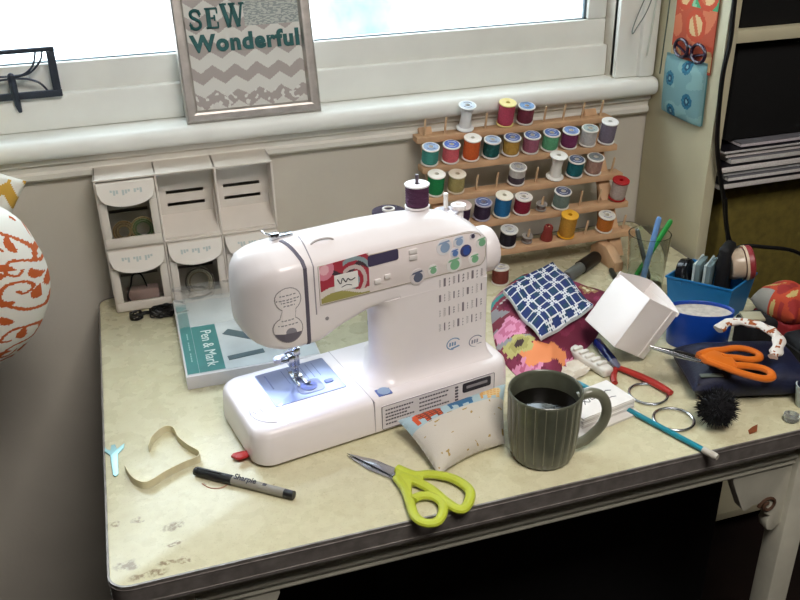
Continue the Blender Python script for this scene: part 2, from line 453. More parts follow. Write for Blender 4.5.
m.build('display_screen', mat('lcd_grey', '#4c4660', .2, var=.03), sm)
for (x, z, w) in ((.241, .243, .012), (.241, .2345, .012), (.190, .213, .009), (.204, .2165, .009)):
    m = MB(); m.prism(rrect(x - w / 2, z - .0032, x + w / 2, z + .0032, .0014), .001, .0034, .0008, FM); m.build('button', M_WHITE, sm)
# round stickers on the panel
for (x, z, r, h, h2) in ((.247, .2055, .011, '#5c6278', '#d8d0d0'), (.270, .2095, .0075, '#7fb08a', '#e6e2e0'), (.287, .2385, .0115, '#8fa6c4', '#e4e2e6'), (.309, .2415, .0085, '#93aacb', '#dfe0e6'), (.302, .2105, .0115, '#7db48c', '#e6e2e0'), (.320, .226, .0085, '#3a55a0', '#4c4a72'), (.303, .2265, .007, '#5d7fba', '#dcdce4'), (.344, .233, .0085, '#7db48c', '#e6e2e0'), (.3335, .2115, .0085, '#7db48c', '#e6e2e0'), (.330, .2445, .0045, '#454058', '#d9d4da')):
    st_ = MB(); st_.prism(circ(x, z, r, 20), .001, .0019, 0, FM); s_ = st_.build('sticker', cm(h2, .5), sm)
    k = MB(); k.prism(circ(x + r * .1, z - r * .1, r * .62, 14), .0019, .0021, 0, FM)
    k.prism([(x - r * .8, z + r * .35), (x + r * .7, z + r * .55), (x + r * .6, z + r * .75), (x - r * .6, z + r * .6)], .0019, .0022, 0, FM)
    k.build('sticker_print', cm(h, .5), s_)
# stitch chart : four rows of small dark marks
for row in range(4):
    m = MB()
    for k in range(10):
        x = .2815 + k * .0072; z = .1865 - row * .0222 + .0002 * k
        hgt = .0105 + .003 * ((k * 7 + row * 3) % 3) / 2
        w = .0010 + .0006 * ((k + row) % 2)
        if (k + row) % 3 == 0:
            m.tube([FM @ Vector((x + (w if q % 2 else -w), z - hgt / 2 + hgt * q / 8, .0003)) for q in range(9)], .00035, 4)
        elif (k + row) % 3 == 1: m.prism([(x - w, z - hgt / 2), (x + w, z - hgt / 2), (x + w, z + hgt / 2), (x - w, z + hgt / 2)], -.0003, .0004, 0, FM)
        else:
            for q in range(3): m.prism([(x - w, z - hgt / 2 + q * hgt / 3), (x + w, z - hgt / 2 + q * hgt / 3 + .001), (x, z - hgt / 2 + q * hgt / 3 + .003)], -.0003, .0004, 0, FM)
    m.build('stitch_chart', mat('chart_ink', '#7d757c', .5, var=0), sm)
for (x, z, h) in ((.303, .089, '#6f90b2'), (.339, .0835, '#8a8a98')):
    m = MB()
    m.tube([FM @ Vector((x + .0105 * math.cos(a), z + .0085 * math.sin(a), .0003)) for a in [.5 + k * .22 for k in range(20)]], .0008, 4)
    for q in range(3): m.prism([(x - .007 + q * .004, z - .003), (x - .0045 + q * .004, z - .003), (x - .004 + q * .004, z + .0025), (x - .0065 + q * .004, z + .003)], -.0003, .0005, 0, FM)
    m.prism([(x - .004, z - .0085), (x + .010, z - .006), (x + .009, z - .004), (x - .004, z - .006)], -.0003, .0005, 0, FM)
    m.build('badge', cm(h, .5), sm)
# figure of eight sticker on the head
def eight(n, g=0.):
    o = []
    c1, r1, c2, r2 = (.0705, .2165), .0165 + g, (.0680, .1760), .0185 + g
    for k in range(21): a = math.radians(-58 + 296 * k / 20); o.append((c1[0] + r1 * math.cos(a), c1[1] + r1 * math.sin(a)))
    for k in range(21): a = math.radians(122 + 296 * k / 20); o.append((c2[0] + r2 * math.cos(a), c2[1] + r2 * math.sin(a)))
    return o
def inside(poly, x, y):
    c = False; n_ = len(poly); k = n_ - 1
    for q in range(n_):
        (xa, ya), (xb, yb_) = poly[q], poly[k]
        if (ya > y) != (yb_ > y) and x < (xb - xa) * (y - ya) / (yb_ - ya) + xa: c = not c
        k = q
    return c
E8 = eight(1); E8i = eight(1, -.0011); m = MB()
NX, NZ = 84, 156; X0, X1, Z0, Z1 = .046, .090, .155, .237
vi = {}; vs, fs, cs = [], [], []
def vid(i, k):
    if (i, k) not in vi:
        x, z = X0 + (X1 - X0) * i / NX, Z0 + (Z1 - Z0) * k / NZ
        vi[(i, k)] = len(vs); vs.append(Vector((x, interp(yf, x) - .0006, z)))
    return vi[(i, k)]
LN = ((.2225, .060, .080), (.2165, .056, .085), (.2130, .061, .081), (.2085, .064, .078), (.1890, .060, .076), (.1825, .056, .080))
for k in range(NZ):
    for i in range(NX):
        x, z = X0 + (X1 - X0) * (i + .5) / NX, Z0 + (Z1 - Z0) * (k + .5) / NZ
        if not inside(E8, x, z): continue
        c = '#e8e1e0'
        if not inside(E8i, x, z): c = '#8d8688'
        elif z < .1700: c = '#6a6670'
        elif math.hypot(x - .071, z - .171) < .0068: c = '#8b8890'
        else:
            for (lz, a, b) in LN:
                if abs(z - lz - (x - .07) * .08) < .0008 and a < x < b and int(x * 900) % 4: c = '#8a878c'
        fs.append([vid(i, k), vid(i + 1, k), vid(i + 1, k + 1), vid(i, k + 1)]); cs.append(lin(c))
m.add(vs, fs, None, cs); m.build('head_sticker', printed('sticker_film', .4, 0), sm)
# screw plug on the arm
m = MB(); m.lathe([(0, 0), (.0025, 0), (.0025, .0006), (0, .0006)], 14, FM @ T(.119, .178, 0)); m.build('screw_cover', M_INKL, sm)
# label on the front of the base
BMx = Matrix(((1, 0, 0, 0), (0, 0, -1, 0.0005), (0, 1, 0, 0), (0, 0, 0, 1)))
m = MB(); m.prism(rrect(.176, .008, .352, .044, .002), -.002, .0009, 0, BMx); lb = m.build('rating_label', mat('label_white', '#ded8da', .4, var=.01), sm)
m = MB(); m.tube([BMx @ Vector((p[0], p[1], .0009)) for p in rrect(.176, .008, .352, .044, .002)], .0005, 4, True)
for (x0, x1, zz) in ((.181, .222, (.037, .031, .026, .021, .015)), (.232, .278, (.0385, .032, .026, .020))):
    for i, z in enumerate(zz):
        x = x0
        while x < x1 - (i % 3) * .006:
            w = .0025 + .0016 * random.random(); m.prism([(x, z - .0011), (x + w, z - .0011), (x + w, z + .0011), (x, z + .0011)], .0008, .0012, 0, BMx); x += w + .0009
for i in range(5): m.prism([(.288, .017 + i * .005), (.293, .017 + i * .005), (.293, .020 + i * .005), (.288, .020 + i * .005)], .0008, .0012, 0, BMx)
m.build('label_text', mat('label_ink', '#5d565e', .5, var=0), lb)
m = MB(); m.prism(rrect(.300, .026, .346, .041, .003), .0008, .0014, 0, BMx); bl = m.build('black_plate', mat('label_black', '#33303a', .4, var=0), lb)
m = MB(); m.prism(rrect(.306, .032, .340, .036, .0008), .0013, .0018, 0, BMx); m.build('plate_text', M_INKL, bl)
# sticker and seam on the base top
m = MB(); m.prism(rrect(.176, .018, .196, .034, .001), .0545, .0556, 0, RZ(-3)); m.build('base_sticker', mat('sticker_blue', '#5569a8', .4, var=0), sm)
m = MB(); m.lathe([(0, 0), (.0088, 0), (.0088, .0008), (0, .0008)], 24, T(.188, .017, .0553)); m.build('round_sticker', mat('sticker_greyblue', '#8ea3c0', .4, var=0), sm)
m = MB(); m.box((.1655, .0, .012), (.1663, .150, .0552)); m.box((.1655, -.0003, .008), (.1663, .004, .046)); m.build('base_seam', mat('seam_grey2', '#b3abb0', .6), sm)
# needle plate
m = MB(); m.prism(rrect(.049, .052, .150, .138, .003), .0545, .0560, .0004); npl = m.build('needle_plate', mat('needle_plate_steel', '#8c95b4', .28, .75, var=.04), sm)
m = MB()
for k in range(6): m.box((.085 + k * .009, .095, .0558), (.0858 + k * .009, .132, .0562))
m.box((.06, .093, .0558), (.062, .130, .0562))
m.build('seam_guide', mat('guide_dark', '#5b6386', .5), npl)
m = MB(); m.prism(rrect(.088, .060, .124, .092, .008), .0558, .0567, .0004); bc = m.build('bobbin_cover', mat('clear_bobbin_cover', '#b8c2e2', .08, var=0, trans=.5), npl)
m = MB(); m.lathe([(.004, 0), (.011, 0), (.011, .0012), (.004, .0012)], 24, T(.105, .076, .0566)); m.build('bobbin', mat('bobbin_blue', '#6c78ae', .3), bc)
m = MB(); m.prism(rrect(.128, .072, .140, .080, .002), .0558, .0575, .0006); m.build('cover_latch', mat('latch_blue', '#7f8cc0', .4), npl)
# needle bar, presser foot
m = MB(); m.tube([(.098, .098, .156), (.098, .098, .100)], .0032, 12); m.tube([(.098, .0975, .101), (.098, .0975, .0565)], .0007, 8); nb = m.build('needle_bar', M_STEEL, sm)
m = MB(); m.box((.0935, .092, .098), (.1025, .104, .109), .0012); m.tube([(.0935, .098, .1035), (.082, .098, .1035)], .0022, 10); m.build('needle_clamp', M_STEEL, nb)
m = MB(); m.tube([(.096, .110, .156), (.096, .110, .088)], .0036, 12); pb = m.build('presser_bar', M_STEEL, sm)
m = MB(); m.box((.089, .101, .076), (.104, .116, .094), .0015); m.tube([(.089, .109, .086), (.078, .109, .086)], .004, 12); m.build('foot_holder', M_STEEL, pb)
m = MB(); m.box((.0905, .080, .0585), (.0945, .116, .0605), .0006); m.box((.1015, .080, .0585), (.1055, .116, .0605), .0006); m.box((.0905, .098, .0585), (.1055, .116, .062), .0006); m.box((.094, .102, .062), (.102, .113, .077), .001)
m.tube([(.0905, .080, .0595), (.0905, .074, .064)], .0016, 8); m.tube([(.1055, .080, .0595), (.1055, .074, .064)], .0016, 8); m.build('presser_foot', M_STEEL, pb)
m = MB(); m.tube([(.086, .112, .092), (.074, .106, .094), (.070, .094, .098)], .0022, 8); m.ball((.069, .091, .100), (.0055, .0045, .006)); m.build('needle_threader', mat('threader_white', '#e9e9f2', .3), sm)
m = MB(); m.tube(spline([(.109, .090, .150), (.111, .088, .138), (.109, .086, .128)], 5), .0022, 8); m.ball((.109, .086, .126), .0032); m.build('thread_guide', M_STEEL, sm)
m = MB(); m.prism(rrect(.060, .060, .084, .090, .004), .1470, .1496, .0006); m.build('lamp_lens', mat('led_lens', '#e6ecff', .3, var=0, emit='#bcd0ff', es=14.), sm)
# printed ring drawing on the free arm
m = MB(); m.tube([(.05 + .036 * math.cos(a), .052 + .034 * math.sin(a), .0553) for a in [PI * .86 + k * .08 for k in range(22)]], .0004, 4)
m.tube(spline([(.012, .050, .0552), (.018, .058, .0552), (.021, .051, .0552), (.028, .060, .0552), (.030, .050, .0552)], 5), .0004, 4); m.build('arm_marking', mat('marking_grey', '#a9a4b8', .5), sm)
# handle recess and thread guides on top
m = MB(); m.tube([(.129 + .015 * math.cos(PI * k / 14), .055 - .0 * k, .2690 + .0055 * math.sin(PI * k / 14)) for k in range(15)], .0014, 6); m.build('top_grip', mat('grip_grey', '#b3aaa6', .5), sm)
m = MB(); m.box((.074, .082, .270), (.102, .092, .2785), .0015); m.box((.072, .079, .275), (.084, .088, .283), .002); m.tube([(.074, .082, .281), (.066, .082, .285), (.066, .092, .285)], .0014, 8); m.build('bobbin_thread_guide', M_STEEL, sm)
m = MB(); m.lathe([(0, 0), (.017, 0), (.018, .0015), (.017, .0034), (.006, .005), (.003, .008), (0, .008)], 28, T(.330, .098, .2535)); m.build('winder_plate', mat('plate_grey', '#b7b3bb', .3, .3), sm)
m = MB(); m.tube([(.330, .098, .257), (.330, .098, .282)], .0032, 12); m.build('winder_spindle', mat('spindle_white', '#dcd8d2', .3), sm)
m = MB(); m.lathe([(0, 0), (.007, 0), (.007, .014), (.0105, .016), (.0105, .022), (.0045, .0225), (.004, .019), (0, .019)], 24, T(.350, .098, .2400)); m.build('winder_stop', M_WHITE, sm)
m = MB(); m.lathe([(0, 0), (.016, 0), (.0165, .004), (.012, .006), (0, .006)], 24, T(.2836, .094, .2665)); m.build('spool_pin_base', M_MACHINE, sm)
m = MB(); m.tube([(.2836, .094, .270), (.2836, .094, .318)], .0022, 10); m.build('spool_pin', mat('pin_grey', '#5e5560', .4), sm)
# hand wheel
m = MB(); WM = T(.3605, .072, .200) @ RY(90)
m.lathe([(0, -.004), (.026, -.004), (.030, .001), (.0325, .006), (.0325, .020), (.030, .0245), (.024, .0265), (.012, .0265), (.010, .0245), (0, .0245)], 40, WM); m.build('hand_wheel', M_MACHINE, sm)

# ------------------------------------------------------------------ thread spools
def spool(name, label, P, tilt=0., col='#553355', fl='#e4e0d8', r=.0160, h=.033, top=None, fill=.93, tall=False, kind='spool', group='thread spools on the wooden rack', z0=0., two=None):
    o = thing(name, label, 'spool', P, (tilt, 0, 0), group)
    c = MB(); t = .0022
    rc = .0075 if fill == 0 else .010
    hole = .0042
    if fill == 0:   # empty spool with a waisted core
        c.lathe([(hole, 0), (r, 0), (r * 1.03, t * .5), (r, t), (r * .72, t * 2.2), (r * .58, h * .5), (r * .72, h - t * 2.2), (r, h - t), (r * 1.03, h - t * .5), (r, h), (hole, h), (hole, 0)], 28)
        c.build('spool_body', cm(fl, .4, var=.02), o)
    else:
        c.lathe([(hole, 0), (r * .96, 0), (r, .0006), (r, t), (rc, t + .0008), (rc, h - t - .0008), (r, h - t), (r, h - .0006), (r * .96, h), (hole, h), (hole, 0)], 28)
        c.build('spool_body', cm(fl, .4, var=.02), o)
        w = MB(); n_ = 16; rt = r * fill
        prof = [(rc * .9, t + .0004)] + [(rt - (.0006 if k % 2 else 0) - (.0012 if k in (0, n_) else 0), t + .0006 + (h - 2 * t - .0012) * k / n_) for k in range(n_ + 1)] + [(rc * .9, h - t - .0004)]
        if two:
            k_ = n_ // 2
            w.lathe(prof[:k_ + 2] + [(rc * .9, prof[k_ + 1][1])], 28)
            w.build('thread', cm(col, .75, var=.12, scale=300, bump=.4, bscale=1500), o)
            w = MB(); w.lathe([(rc * .9, prof[k_ + 1][1])] + prof[k_ + 1:], 28); w.build('thread', cm(two, .75, var=.12, scale=300, bump=.4, bscale=1500), o)
        else:
            w.lathe(prof, 28); w.build('thread', cm(col, .75, var=.12, scale=300, bump=.4, bscale=1500), o)
    if top:
        l = MB(); l.lathe([(hole + .0004, h - .0002), (r * .84, h - .0002), (r * .84, h + .0004), (hole + .0004, h + .0004), (hole + .0004, h - .0002)], 24); lo = l.build('top_label', cm(top, .5, var=.0), o)
        k = MB()
        for a0, a1 in ((.3, 2.2), (3.5, 5.4)):
            k.tube([(r * .56 * math.cos(a0 + (a1 - a0) * q / 8), r * .56 * math.sin(a0 + (a1 - a0) * q / 8), h + .0004) for q in range(9)], .0007, 4)
        k.build('label_print', cm('#c9cede' if top.startswith('#4') or top.startswith('#5') or top.startswith('#3') else '#6e7288', .5), lo)
    return o
def bobbin(name, label, P, tilt, col, group='bobbins on the wooden rack'):
    o = thing(name, label, 'bobbin', P, (tilt, 0, 0), group)
    m = MB(); h = .0115; r = .0102
    m.lathe([(.0034, 0), (r, 0), (r, .001), (.0045, .0014), (.0045, h - .0014), (r, h - .001), (r, h), (.0034, h), (.0034, 0)], 24); m.build('bobbin_body', mat('clear_bobbin_' + col[1:], '#cfcac4', .1, var=0, trans=.6), o)
    m = MB(); m.lathe([(.0045, .0016), (.0075, .0016), (.0075, h - .0016), (.0045, h - .0016)], 20); m.build('thread', cm(col, .7), o)
    return o

TILT = 15.
RY_ = [.700 - .02875 * i for i in range(5)]
RZ_ = [.9895 - .0467 * i for i in range(5)]
rack = thing('thread_rack', 'wooden thread rack with five tiers of pegs leaning before the wall', 'thread rack', (.7775, .575, TZ))
RO = Vector((-.7775, -.575, -TZ))
RT = T(*RO)
for i in range(5):
    m = MB(); m.box((.583, RY_[i] - .014, RZ_[i] - .0115), (.971, RY_[i] + .015, RZ_[i]), .0012, M=RT)
    rail = m.build('rail', M_WOOD, rack)
    for k in range(10):
        p = MB(); x = .600 + .0392 * k
        d = Vector((0, -math.sin(math.radians(TILT)), math.cos(math.radians(TILT))))
        a = Vector((x, RY_[i], RZ_[i] - .004)); p.tube([a, a + d * .034, a + d * .036], [.0021, .0021, .0012], 8, M=RT); p.build('peg', cm('#c4a582', .6), rail)
for x in (.606, .938):
    m = MB()
    a = Vector((x, .7165, .9985)); b = Vector((x, .585 + .012 - .028, TZ + .004))
    dv = (b - a).normalized(); L_ = (b - a).length; nrm = Vector((1, 0, 0)).cross(dv)
    Mx = RT @ Matrix(((1, dv.x, nrm.x, a.x), (0, dv.y, nrm.y, a.y), (0, dv.z, nrm.z, a.z), (0, 0, 0, 1)))
    m.box((-.012, 0, -.005), (.012, L_, .005), .001, M=Mx); m.build('upright', M_WOOD, rack)
    m = MB(); m.prism([(.516, .7505), (.605, .7505), (.605, .768), (.580, .786), (.550, .786), (.516, .768)], -.009, .009, .001, RT @ Matrix(((0, 0, 1, x - .028 if x > .8 else x), (1, 0, 0, 0), (0, 1, 0, 0), (0, 0, 0, 1)))); m.build('foot', M_WOOD, rack)
    m = MB(); a = Vector((x + .018, .70, .93)); b = Vector((x + .018, .665, TZ + .001)); m.tube([a, b], .006, 4, M=RT); m.build('rear_strut', cm('#9a7650', .6), rack)

S = [  # tier, peg, colours
 (0, 2, 'empty_spool', 'tall empty white spool on the top tier of the thread rack', dict(fill=0, h=.047, fl='#e3e6e6', top='#c6d3de')),
 (0, 4, 'thread_spool', 'tall pink thread spool with pale yellow top on the top tier', dict(col='#b9475f', h=.044, fl='#e6d68e')),
 (0, 5, 'thread_spool', 'maroon thread spool with blue and white top on the top tier', dict(col='#6f2a3a', top='#6f96c4')),
 (1, 0, 'thread_spool', 'teal thread spool, leftmost on the second tier', dict(col='#3f8d82', top='#8fa6c6')),
 (1, 1, 'thread_spool', 'coral pink thread spool with bright blue top on the second tier', dict(col='#cf5f68', top='#4a67b4')),
 (1, 2, 'thread_spool', 'tall orange thread spool with plain white top on the second tier', dict(col='#d2602c', h=.042, fl='#e9e3d8')),
 (1, 3, 'thread_spool', 'dark green thread spool with white top between orange and gold spools', dict(col='#0f5350', top='#9fb3c9')),
 (1, 4, 'thread_spool', 'gold thread spool with blue top on the second tier', dict(col='#b08a3e', top='#4d5f90')),
 (1, 5, 'thread_spool', 'mauve pink thread spool with blue top on the second tier', dict(col='#97586c', top='#4f68a0')),
 (1, 6, 'thread_spool', 'mint green thread spool with blue top on the second tier', dict(col='#5aa077', top='#46639c')),
 (1, 7, 'thread_spool', 'plum purple thread spool with blue top on the second tier', dict(col='#74305a', top='#7390c4')),
 (1, 8, 'thread_spool', 'silvery white thread spool on the second tier', dict(col='#b9b7b5', top='#9fb0ae')),
 (1, 9, 'thread_spool', 'tall grey thread spool with white top at the right of the second tier', dict(col='#7c7484', h=.043, fl='#e6e6e2')),
 (2, 0, 'thread_spool', 'tall emerald green thread spool standing behind the purple machine spool', dict(col='#118047', h=.040, fl='#e8e2d6')),
 (2, 1, 'thread_spool', 'beige olive thread spool with cream top on the third tier', dict(col='#a2955f', fl='#d8cab4', h=.035)),
 (2, 4, 'thread_spool', 'half white and half dark grey thread spool on the third tier', dict(col='#4a3f48', two='#b5b0aa', top='#a09c98')),
 (2, 6, 'empty_spool', 'tall empty cream spool on the third tier of the rack', dict(fill=0, h=.047, fl='#e6e4dc')),
 (2, 7, 'thread_spool', 'deep teal thread spool with dark top on the third tier', dict(col='#0b5d64', top='#46536e')),
 (2, 8, 'thread_spool', 'dusty tan thread spool at the right of the third tier', dict(col='#a07d70', top='#6f7470')),
 (3, 1, 'thread_spool', 'aubergine thread spool with pinkish top behind the bobbin winder', dict(col='#3b2340', fl='#d8c4be')),
 (3, 2, 'thread_spool', 'dark navy purple thread spool on the fourth tier', dict(col='#33253e', top='#55608a', fl='#a9a2b0')),
 (3, 3, 'thread_spool', 'tall bright blue thread spool with cream top on the fourth tier', dict(col='#17669a', h=.042, fl='#e6decb')),
 (3, 4, 'thread_spool', 'crimson thread spool with white top on the fourth tier', dict(col='#84152f', fl='#e2dbd0', top='#d8d0c8')),
 (3, 6, 'thread_spool', 'grey green thread spool with dark top on the fourth tier', dict(col='#6d8078', top='#4d546c')),
 (3, 9, 'thread_spool', 'silver thread spool with red caps at the right of the fourth tier', dict(col='#b3a49c', fl='#a3161c', h=.040)),
 (4, 3, 'thread_spool', 'black thread spool with white top on the bottom tier', dict(col='#141020', fl='#d8d4cc', top='#bdbcb8')),
 (4, 6, 'thread_spool', 'tall yellow thread spool with yellow top on the bottom tier', dict(col='#c08c33', fl='#dca229', h=.046)),
 (4, 8, 'thread_spool', 'burnt orange thread spool with white top at the right of the bottom tier', dict(col='#b2671f', fl='#d9d2c4', top='#c4bfb4')),
]
for (i, k, nm, lab, kw) in S:
    spool(nm, lab, (.600 + .0392 * k, RY_[i] , RZ_[i] + .0003 + .016 * math.sin(math.radians(TILT)) * 1.02), TILT, **kw)
bobbin('bobbin', 'small clear bobbin of brown thread on the fourth tier', (.600 + .0392 * 5, RY_[3], RZ_[3] + .004), TILT, '#7c6a62')
bobbin('bobbin', 'small clear bobbin of grey thread beside the black spool on the bottom tier', (.600 + .0392 * 4, RY_[4], RZ_[4] + .004), TILT, '#80746c')
o = thing('plastic_spool', 'small translucent red plastic spool on the bottom tier', 'spool', (.600 + .0392 * 5, RY_[4], RZ_[4] + .003), (TILT, 0, 0))
m = MB(); m.lathe([(.0035, 0), (.0115, 0), (.0112, .006), (.0085, .016), (.0085, .026), (.0065, .029), (.0035, .029), (.0035, 0)], 24); m.build('spool_body', mat('red_translucent', '#a84a42', .2, var=0, trans=.4), o)
# spool on the machine pin
P = SMW @ Vector((.2836, .094, .2727))
spool('thread_spool', 'large dark purple thread spool on top of the sewing machine', P, 0, col='#47203f', fl='#ece6e6', r=.0168, h=.0330, fill=.94, group='thread spools around the machine')
spool('thread_spool', 'red brown thread spool with white top on the table behind the machine', (.690, .548, TZ + .0003), 0, col='#6e3226', fl='#d8d2c6', top='#c4bfb8', group='thread spools around the machine', h=.031)
# dark thread cone behind the machine
o = thing('thread_cone', 'dark purple thread cone, only its top showing above the machine', 'thread cone', (.462, .47, TZ))
m = MB(); m.lathe([(0, 0), (.040, 0), (.040, .006), (.034, .008), (.026, .198), (.022, .200), (0, .200)], 28); m.build('thread', cm('#2d2036', .8, var=.1), o)
m = MB(); m.lathe([(.008, .196), (.011, .196), (.010, .2025), (.007, .2025), (.008, .196)], 16); m.build('cone_core', cm('#cfc8c0', .6), o)

# ------------------------------------------------------------------ drawer cabinet
CX0, CX1, CY0, CY1, CZ1 = .030, .318, .662, .736, .238
cab = thing('drawer_cabinet', 'white plastic cabinet of six small drawer bays, two bays empty', 'cabinet', (CX0, CY0, TZ))
CW = CX1 - CX0; CD = CY1 - CY0; t = .0035; cw = CW / 3; zr = .1175
M_CAB = mat('cabinet_plastic', '#d5cdc2', .4, var=.02, scale=30)
m = MB()
m.box((0, 0, 0), (CW, CD, t), .0008); m.box((0, -.001, CZ1 - t), (CW, CD, CZ1), .0012); m.box((0, 0, zr - t / 2), (CW, CD, zr + t / 2), .0006)
for k in range(4):
    x = min(max(k * cw - t / 2, 0), CW - t); m.box((x, 0, 0), (x + t, CD, CZ1), .0008)
m.build('shell', M_CAB, cab)
m = MB()
yb_ = CD - .030      # back wall of each bay, with two slots cut through
for k in range(3):
    for r_ in range(2):
        x0, x1, z0, z1 = k * cw + t / 2, (k + 1) * cw - t / 2, r_ * zr + t / 2, r_ * zr + zr - t / 2
        s0, s1 = z1 - .067, z1 - .045
        sx0, sx1 = x0 + .013, x1 - .017; hs = .0062
        for (a, b_) in (((x0, z0), (x1, s0 - hs / 2)), ((x0, s0 + hs / 2), (x1, s1 - hs / 2)), ((x0, s1 + hs / 2), (x1, z1)), ((x0, s0 - hs / 2), (sx0, s0 + hs / 2)), ((sx1, s0 - hs / 2), (x1, s0 + hs / 2)), ((x0, s1 - hs / 2), (sx0, s1 + hs / 2)), ((sx1, s1 - hs / 2), (x1, s1 + hs / 2))):
            m.box((a[0], yb_, a[1]), (b_[0], yb_ + .002, b_[1]))
        # sloping floor of the empty bay
        if r_ == 1 and k > 0:
            m.prism([(.004, z0), (yb_, z0), (yb_, z0 + .030), (.004, z0 + .004)], x0, x1, 0, Matrix(((0, 0, 1, 0), (1, 0, 0, 0), (0, 1, 0, 0), (0, 0, 0, 1))))
            m.prism([(.002, z0), (yb_, z0), (yb_, z0 + .07)], x1 - .003, x1, 0, Matrix(((0, 0, 1, 0), (1, 0, 0, 0), (0, 1, 0, 0), (0, 0, 0, 1))))
m.build('bay_backs', M_CAB, cab, smooth=False)
m = MB(); m.box((.002, CD - .003, .002), (CW - .002, CD, CZ1 - .002)); m.build('back_panel', cm('#8d857c', .6), cab)
M_CLEAR = mat('clear_drawer_front', '#e6e8e4', .03, var=0, trans=1., ior=1.1)
DR = [(0, 1), (0, 0), (1, 0), (2, 0)]
for di, (k, r_) in enumerate(DR):
    x0, z0 = k * cw + t / 2 + .0008, r_ * zr + t / 2 + .0008; w = cw - t - .0016; h = zr - t - .0016
    d = MB(); b = .012; y0 = -.004
    d.box((x0, y0, z0), (x0 + w, .002, z0 + .016), .001); d.box((x0, y0, z0 + h - .034), (x0 + w, .002, z0 + h), .001)
    d.box((x0, y0 + .0004, z0 + .0162), (x0 + b, .0018, z0 + h - .0342), .0006); d.box((x0 + w - b, y0 + .0004, z0 + .0162), (x0 + w, .0018, z0 + h - .0342), .0006)
    d.box((x0, .002, z0), (x0 + w, yb_ - .001, z0 + .002)); d.box((x0, .002, z0), (x0 + .0016, yb_ - .001, z0 + h - .02)); d.box((x0 + w - .0016, .002, z0), (x0 + w, yb_ - .001, z0 + h - .02))
    dr = d.build('drawer', M_CAB, cab)
    q = MB(); q.box((x0 + b - .002, -.001, z0 + .012), (x0 + w - b + .002, 0, z0 + h - .030)); q.build('window', M_CLEAR, dr)
    # half moon pull that juts out at its curved lower edge
    p = MB(); zt_ = z0 + h - .001
    def lip(u, v, off=0):
        xx = x0 + .001 + (w - .002) * u
        e = .012 + .024 * math.sqrt(max(0, 1 - (2 * u - 1) ** 2)) ** .8
        return Vector((xx, y0 - .001 - .014 * v * (e / .036) - off, zt_ - e * v))
    p.grid(lambda u, v: lip(u, v), 20, 6); p.grid(lambda u, v: lip(u, v, -.0025), 20, 6)
    for vv in (0, 1): p.add([lip(i / 20, vv) for i in range(21)] + [lip(i / 20, vv, -.0025) for i in range(21)], [[i, i + 1, 22 + i, 21 + i] for i in range(20)])
    pl = p.build('pull', mat('pull_plastic', '#dcd6cc', .4, var=.02), dr)
    g_ = MB()
    for q_ in range(11):
        u = .22 + .052 * q_; hh = .10 + .06 * ((q_ * 5 + di) % 3)
        if q_ % 4 == 3: continue
        a = [lip(u, .30, .0004), lip(u + .038, .30, .0004), lip(u + .038, .30 + hh, .0004), lip(u, .30 + hh, .0004)]
        g_.add(a, [[0, 1, 2, 3]])
    g_.build('pull_lettering', cm('#b0bab6', .6), pl)
# contents, each a thing of its own
def coil(name, label, P, R, cols, n=1, tilt=70, rz=0, w=.006, rad=.0016):
    o = thing(name, label, 'ribbon', P, (tilt, 0, rz))
    for i, c in enumerate(cols):
        m = MB(); r = R - i * rad * 2.2
        m.tube([(r * math.cos(a), r * math.sin(a), 0) for a in [2 * PI * k / 24 for k in range(24)]], rad, 6, True, T(0, 0, 0) @ Matrix.Diagonal((1, 1, w / rad, 1))); m.build('coil', cm(c, .7), o)
    return o
zb1 = TZ + zr + t / 2 + .0032; zb0 = TZ + t / 2 + .0032
coil('ribbon_roll', 'tan ribbon roll in the top left drawer, left one', (CX0 + .034, CY0 + .018, zb1 + .0165), .017, ('#a9895c', '#8f7550', '#b39a6c'), tilt=75)
coil('ribbon_roll', 'green ribbon roll in the top left drawer, right one', (CX0 + .065, CY0 + .016, zb1 + .0185), .019, ('#b09a6a', '#6f8a55', '#5f7d4f'), tilt=75)
coil('ribbon_roll', 'cream ribbon roll in the bottom middle drawer', (CX0 + cw + .049, CY0 + .018, zb0 + .0235), .024, ('#5b5148', '#c4b9a2', '#ab9d86'), tilt=72)
m = MB(); m.tube(spline([(.028, .012, .004), (.022, .008, .02), (.03, .010, .04), (.036, .016, .055), (.05, .02, .05), (.06, .02, .004)], 6), .0015, 6)
place(tag(m.build('thin_cable', M_BLACK), 'thin black cable in the bottom left drawer', 'cable'), (CX0, CY0, zb0))
m = MB(); m.box((.02, .010, 0), (.075, .032, .028), .004); place(tag(m.build('cloth_scrap', cm('#b79a94', .9, var=.1)), 'folded pinkish cloth scrap in the bottom left drawer', 'cloth'), (CX0, CY0, zb0))

# ------------------------------------------------------------------ framed picture on the sill
LEAN = -13.
pf = thing('picture_frame', 'silver picture frame with grey chevrons and lettering on the window sill', 'picture', (.1915, .717, 1.0478), (LEAN, 0, 0.3))
PW, PH = .228, .285
XZ = Matrix(((1, 0, 0, 0), (0, 0, -1, 0), (0, 1, 0, 0), (0, 0, 0, 1)))
M_FRAME = mat('brushed_silver_frame', '#b8b2ac', .42, .75, var=.12, scale=60)
fm_ = MB()
def frame_ring(ins, y): return [Vector((ins, y, ins)), Vector((PW - ins, y, ins)), Vector((PW - ins, y, PH - ins)), Vector((ins, y, PH - ins))]
prof = [(0, .012), (0, 0), (.0015, -.003), (.004, -.0045), (.013, -.0052), (.0165, -.0045), (.0185, -.0005), (.020, .003), (.020, .012)]
R_ = [frame_ring(a, b) for a, b in prof]
for a in range(len(R_) - 1): fm_.add(R_[a] + R_[a + 1], [[k, (k + 1) % 4, 4 + (k + 1) % 4, 4 + k] for k in range(4)])
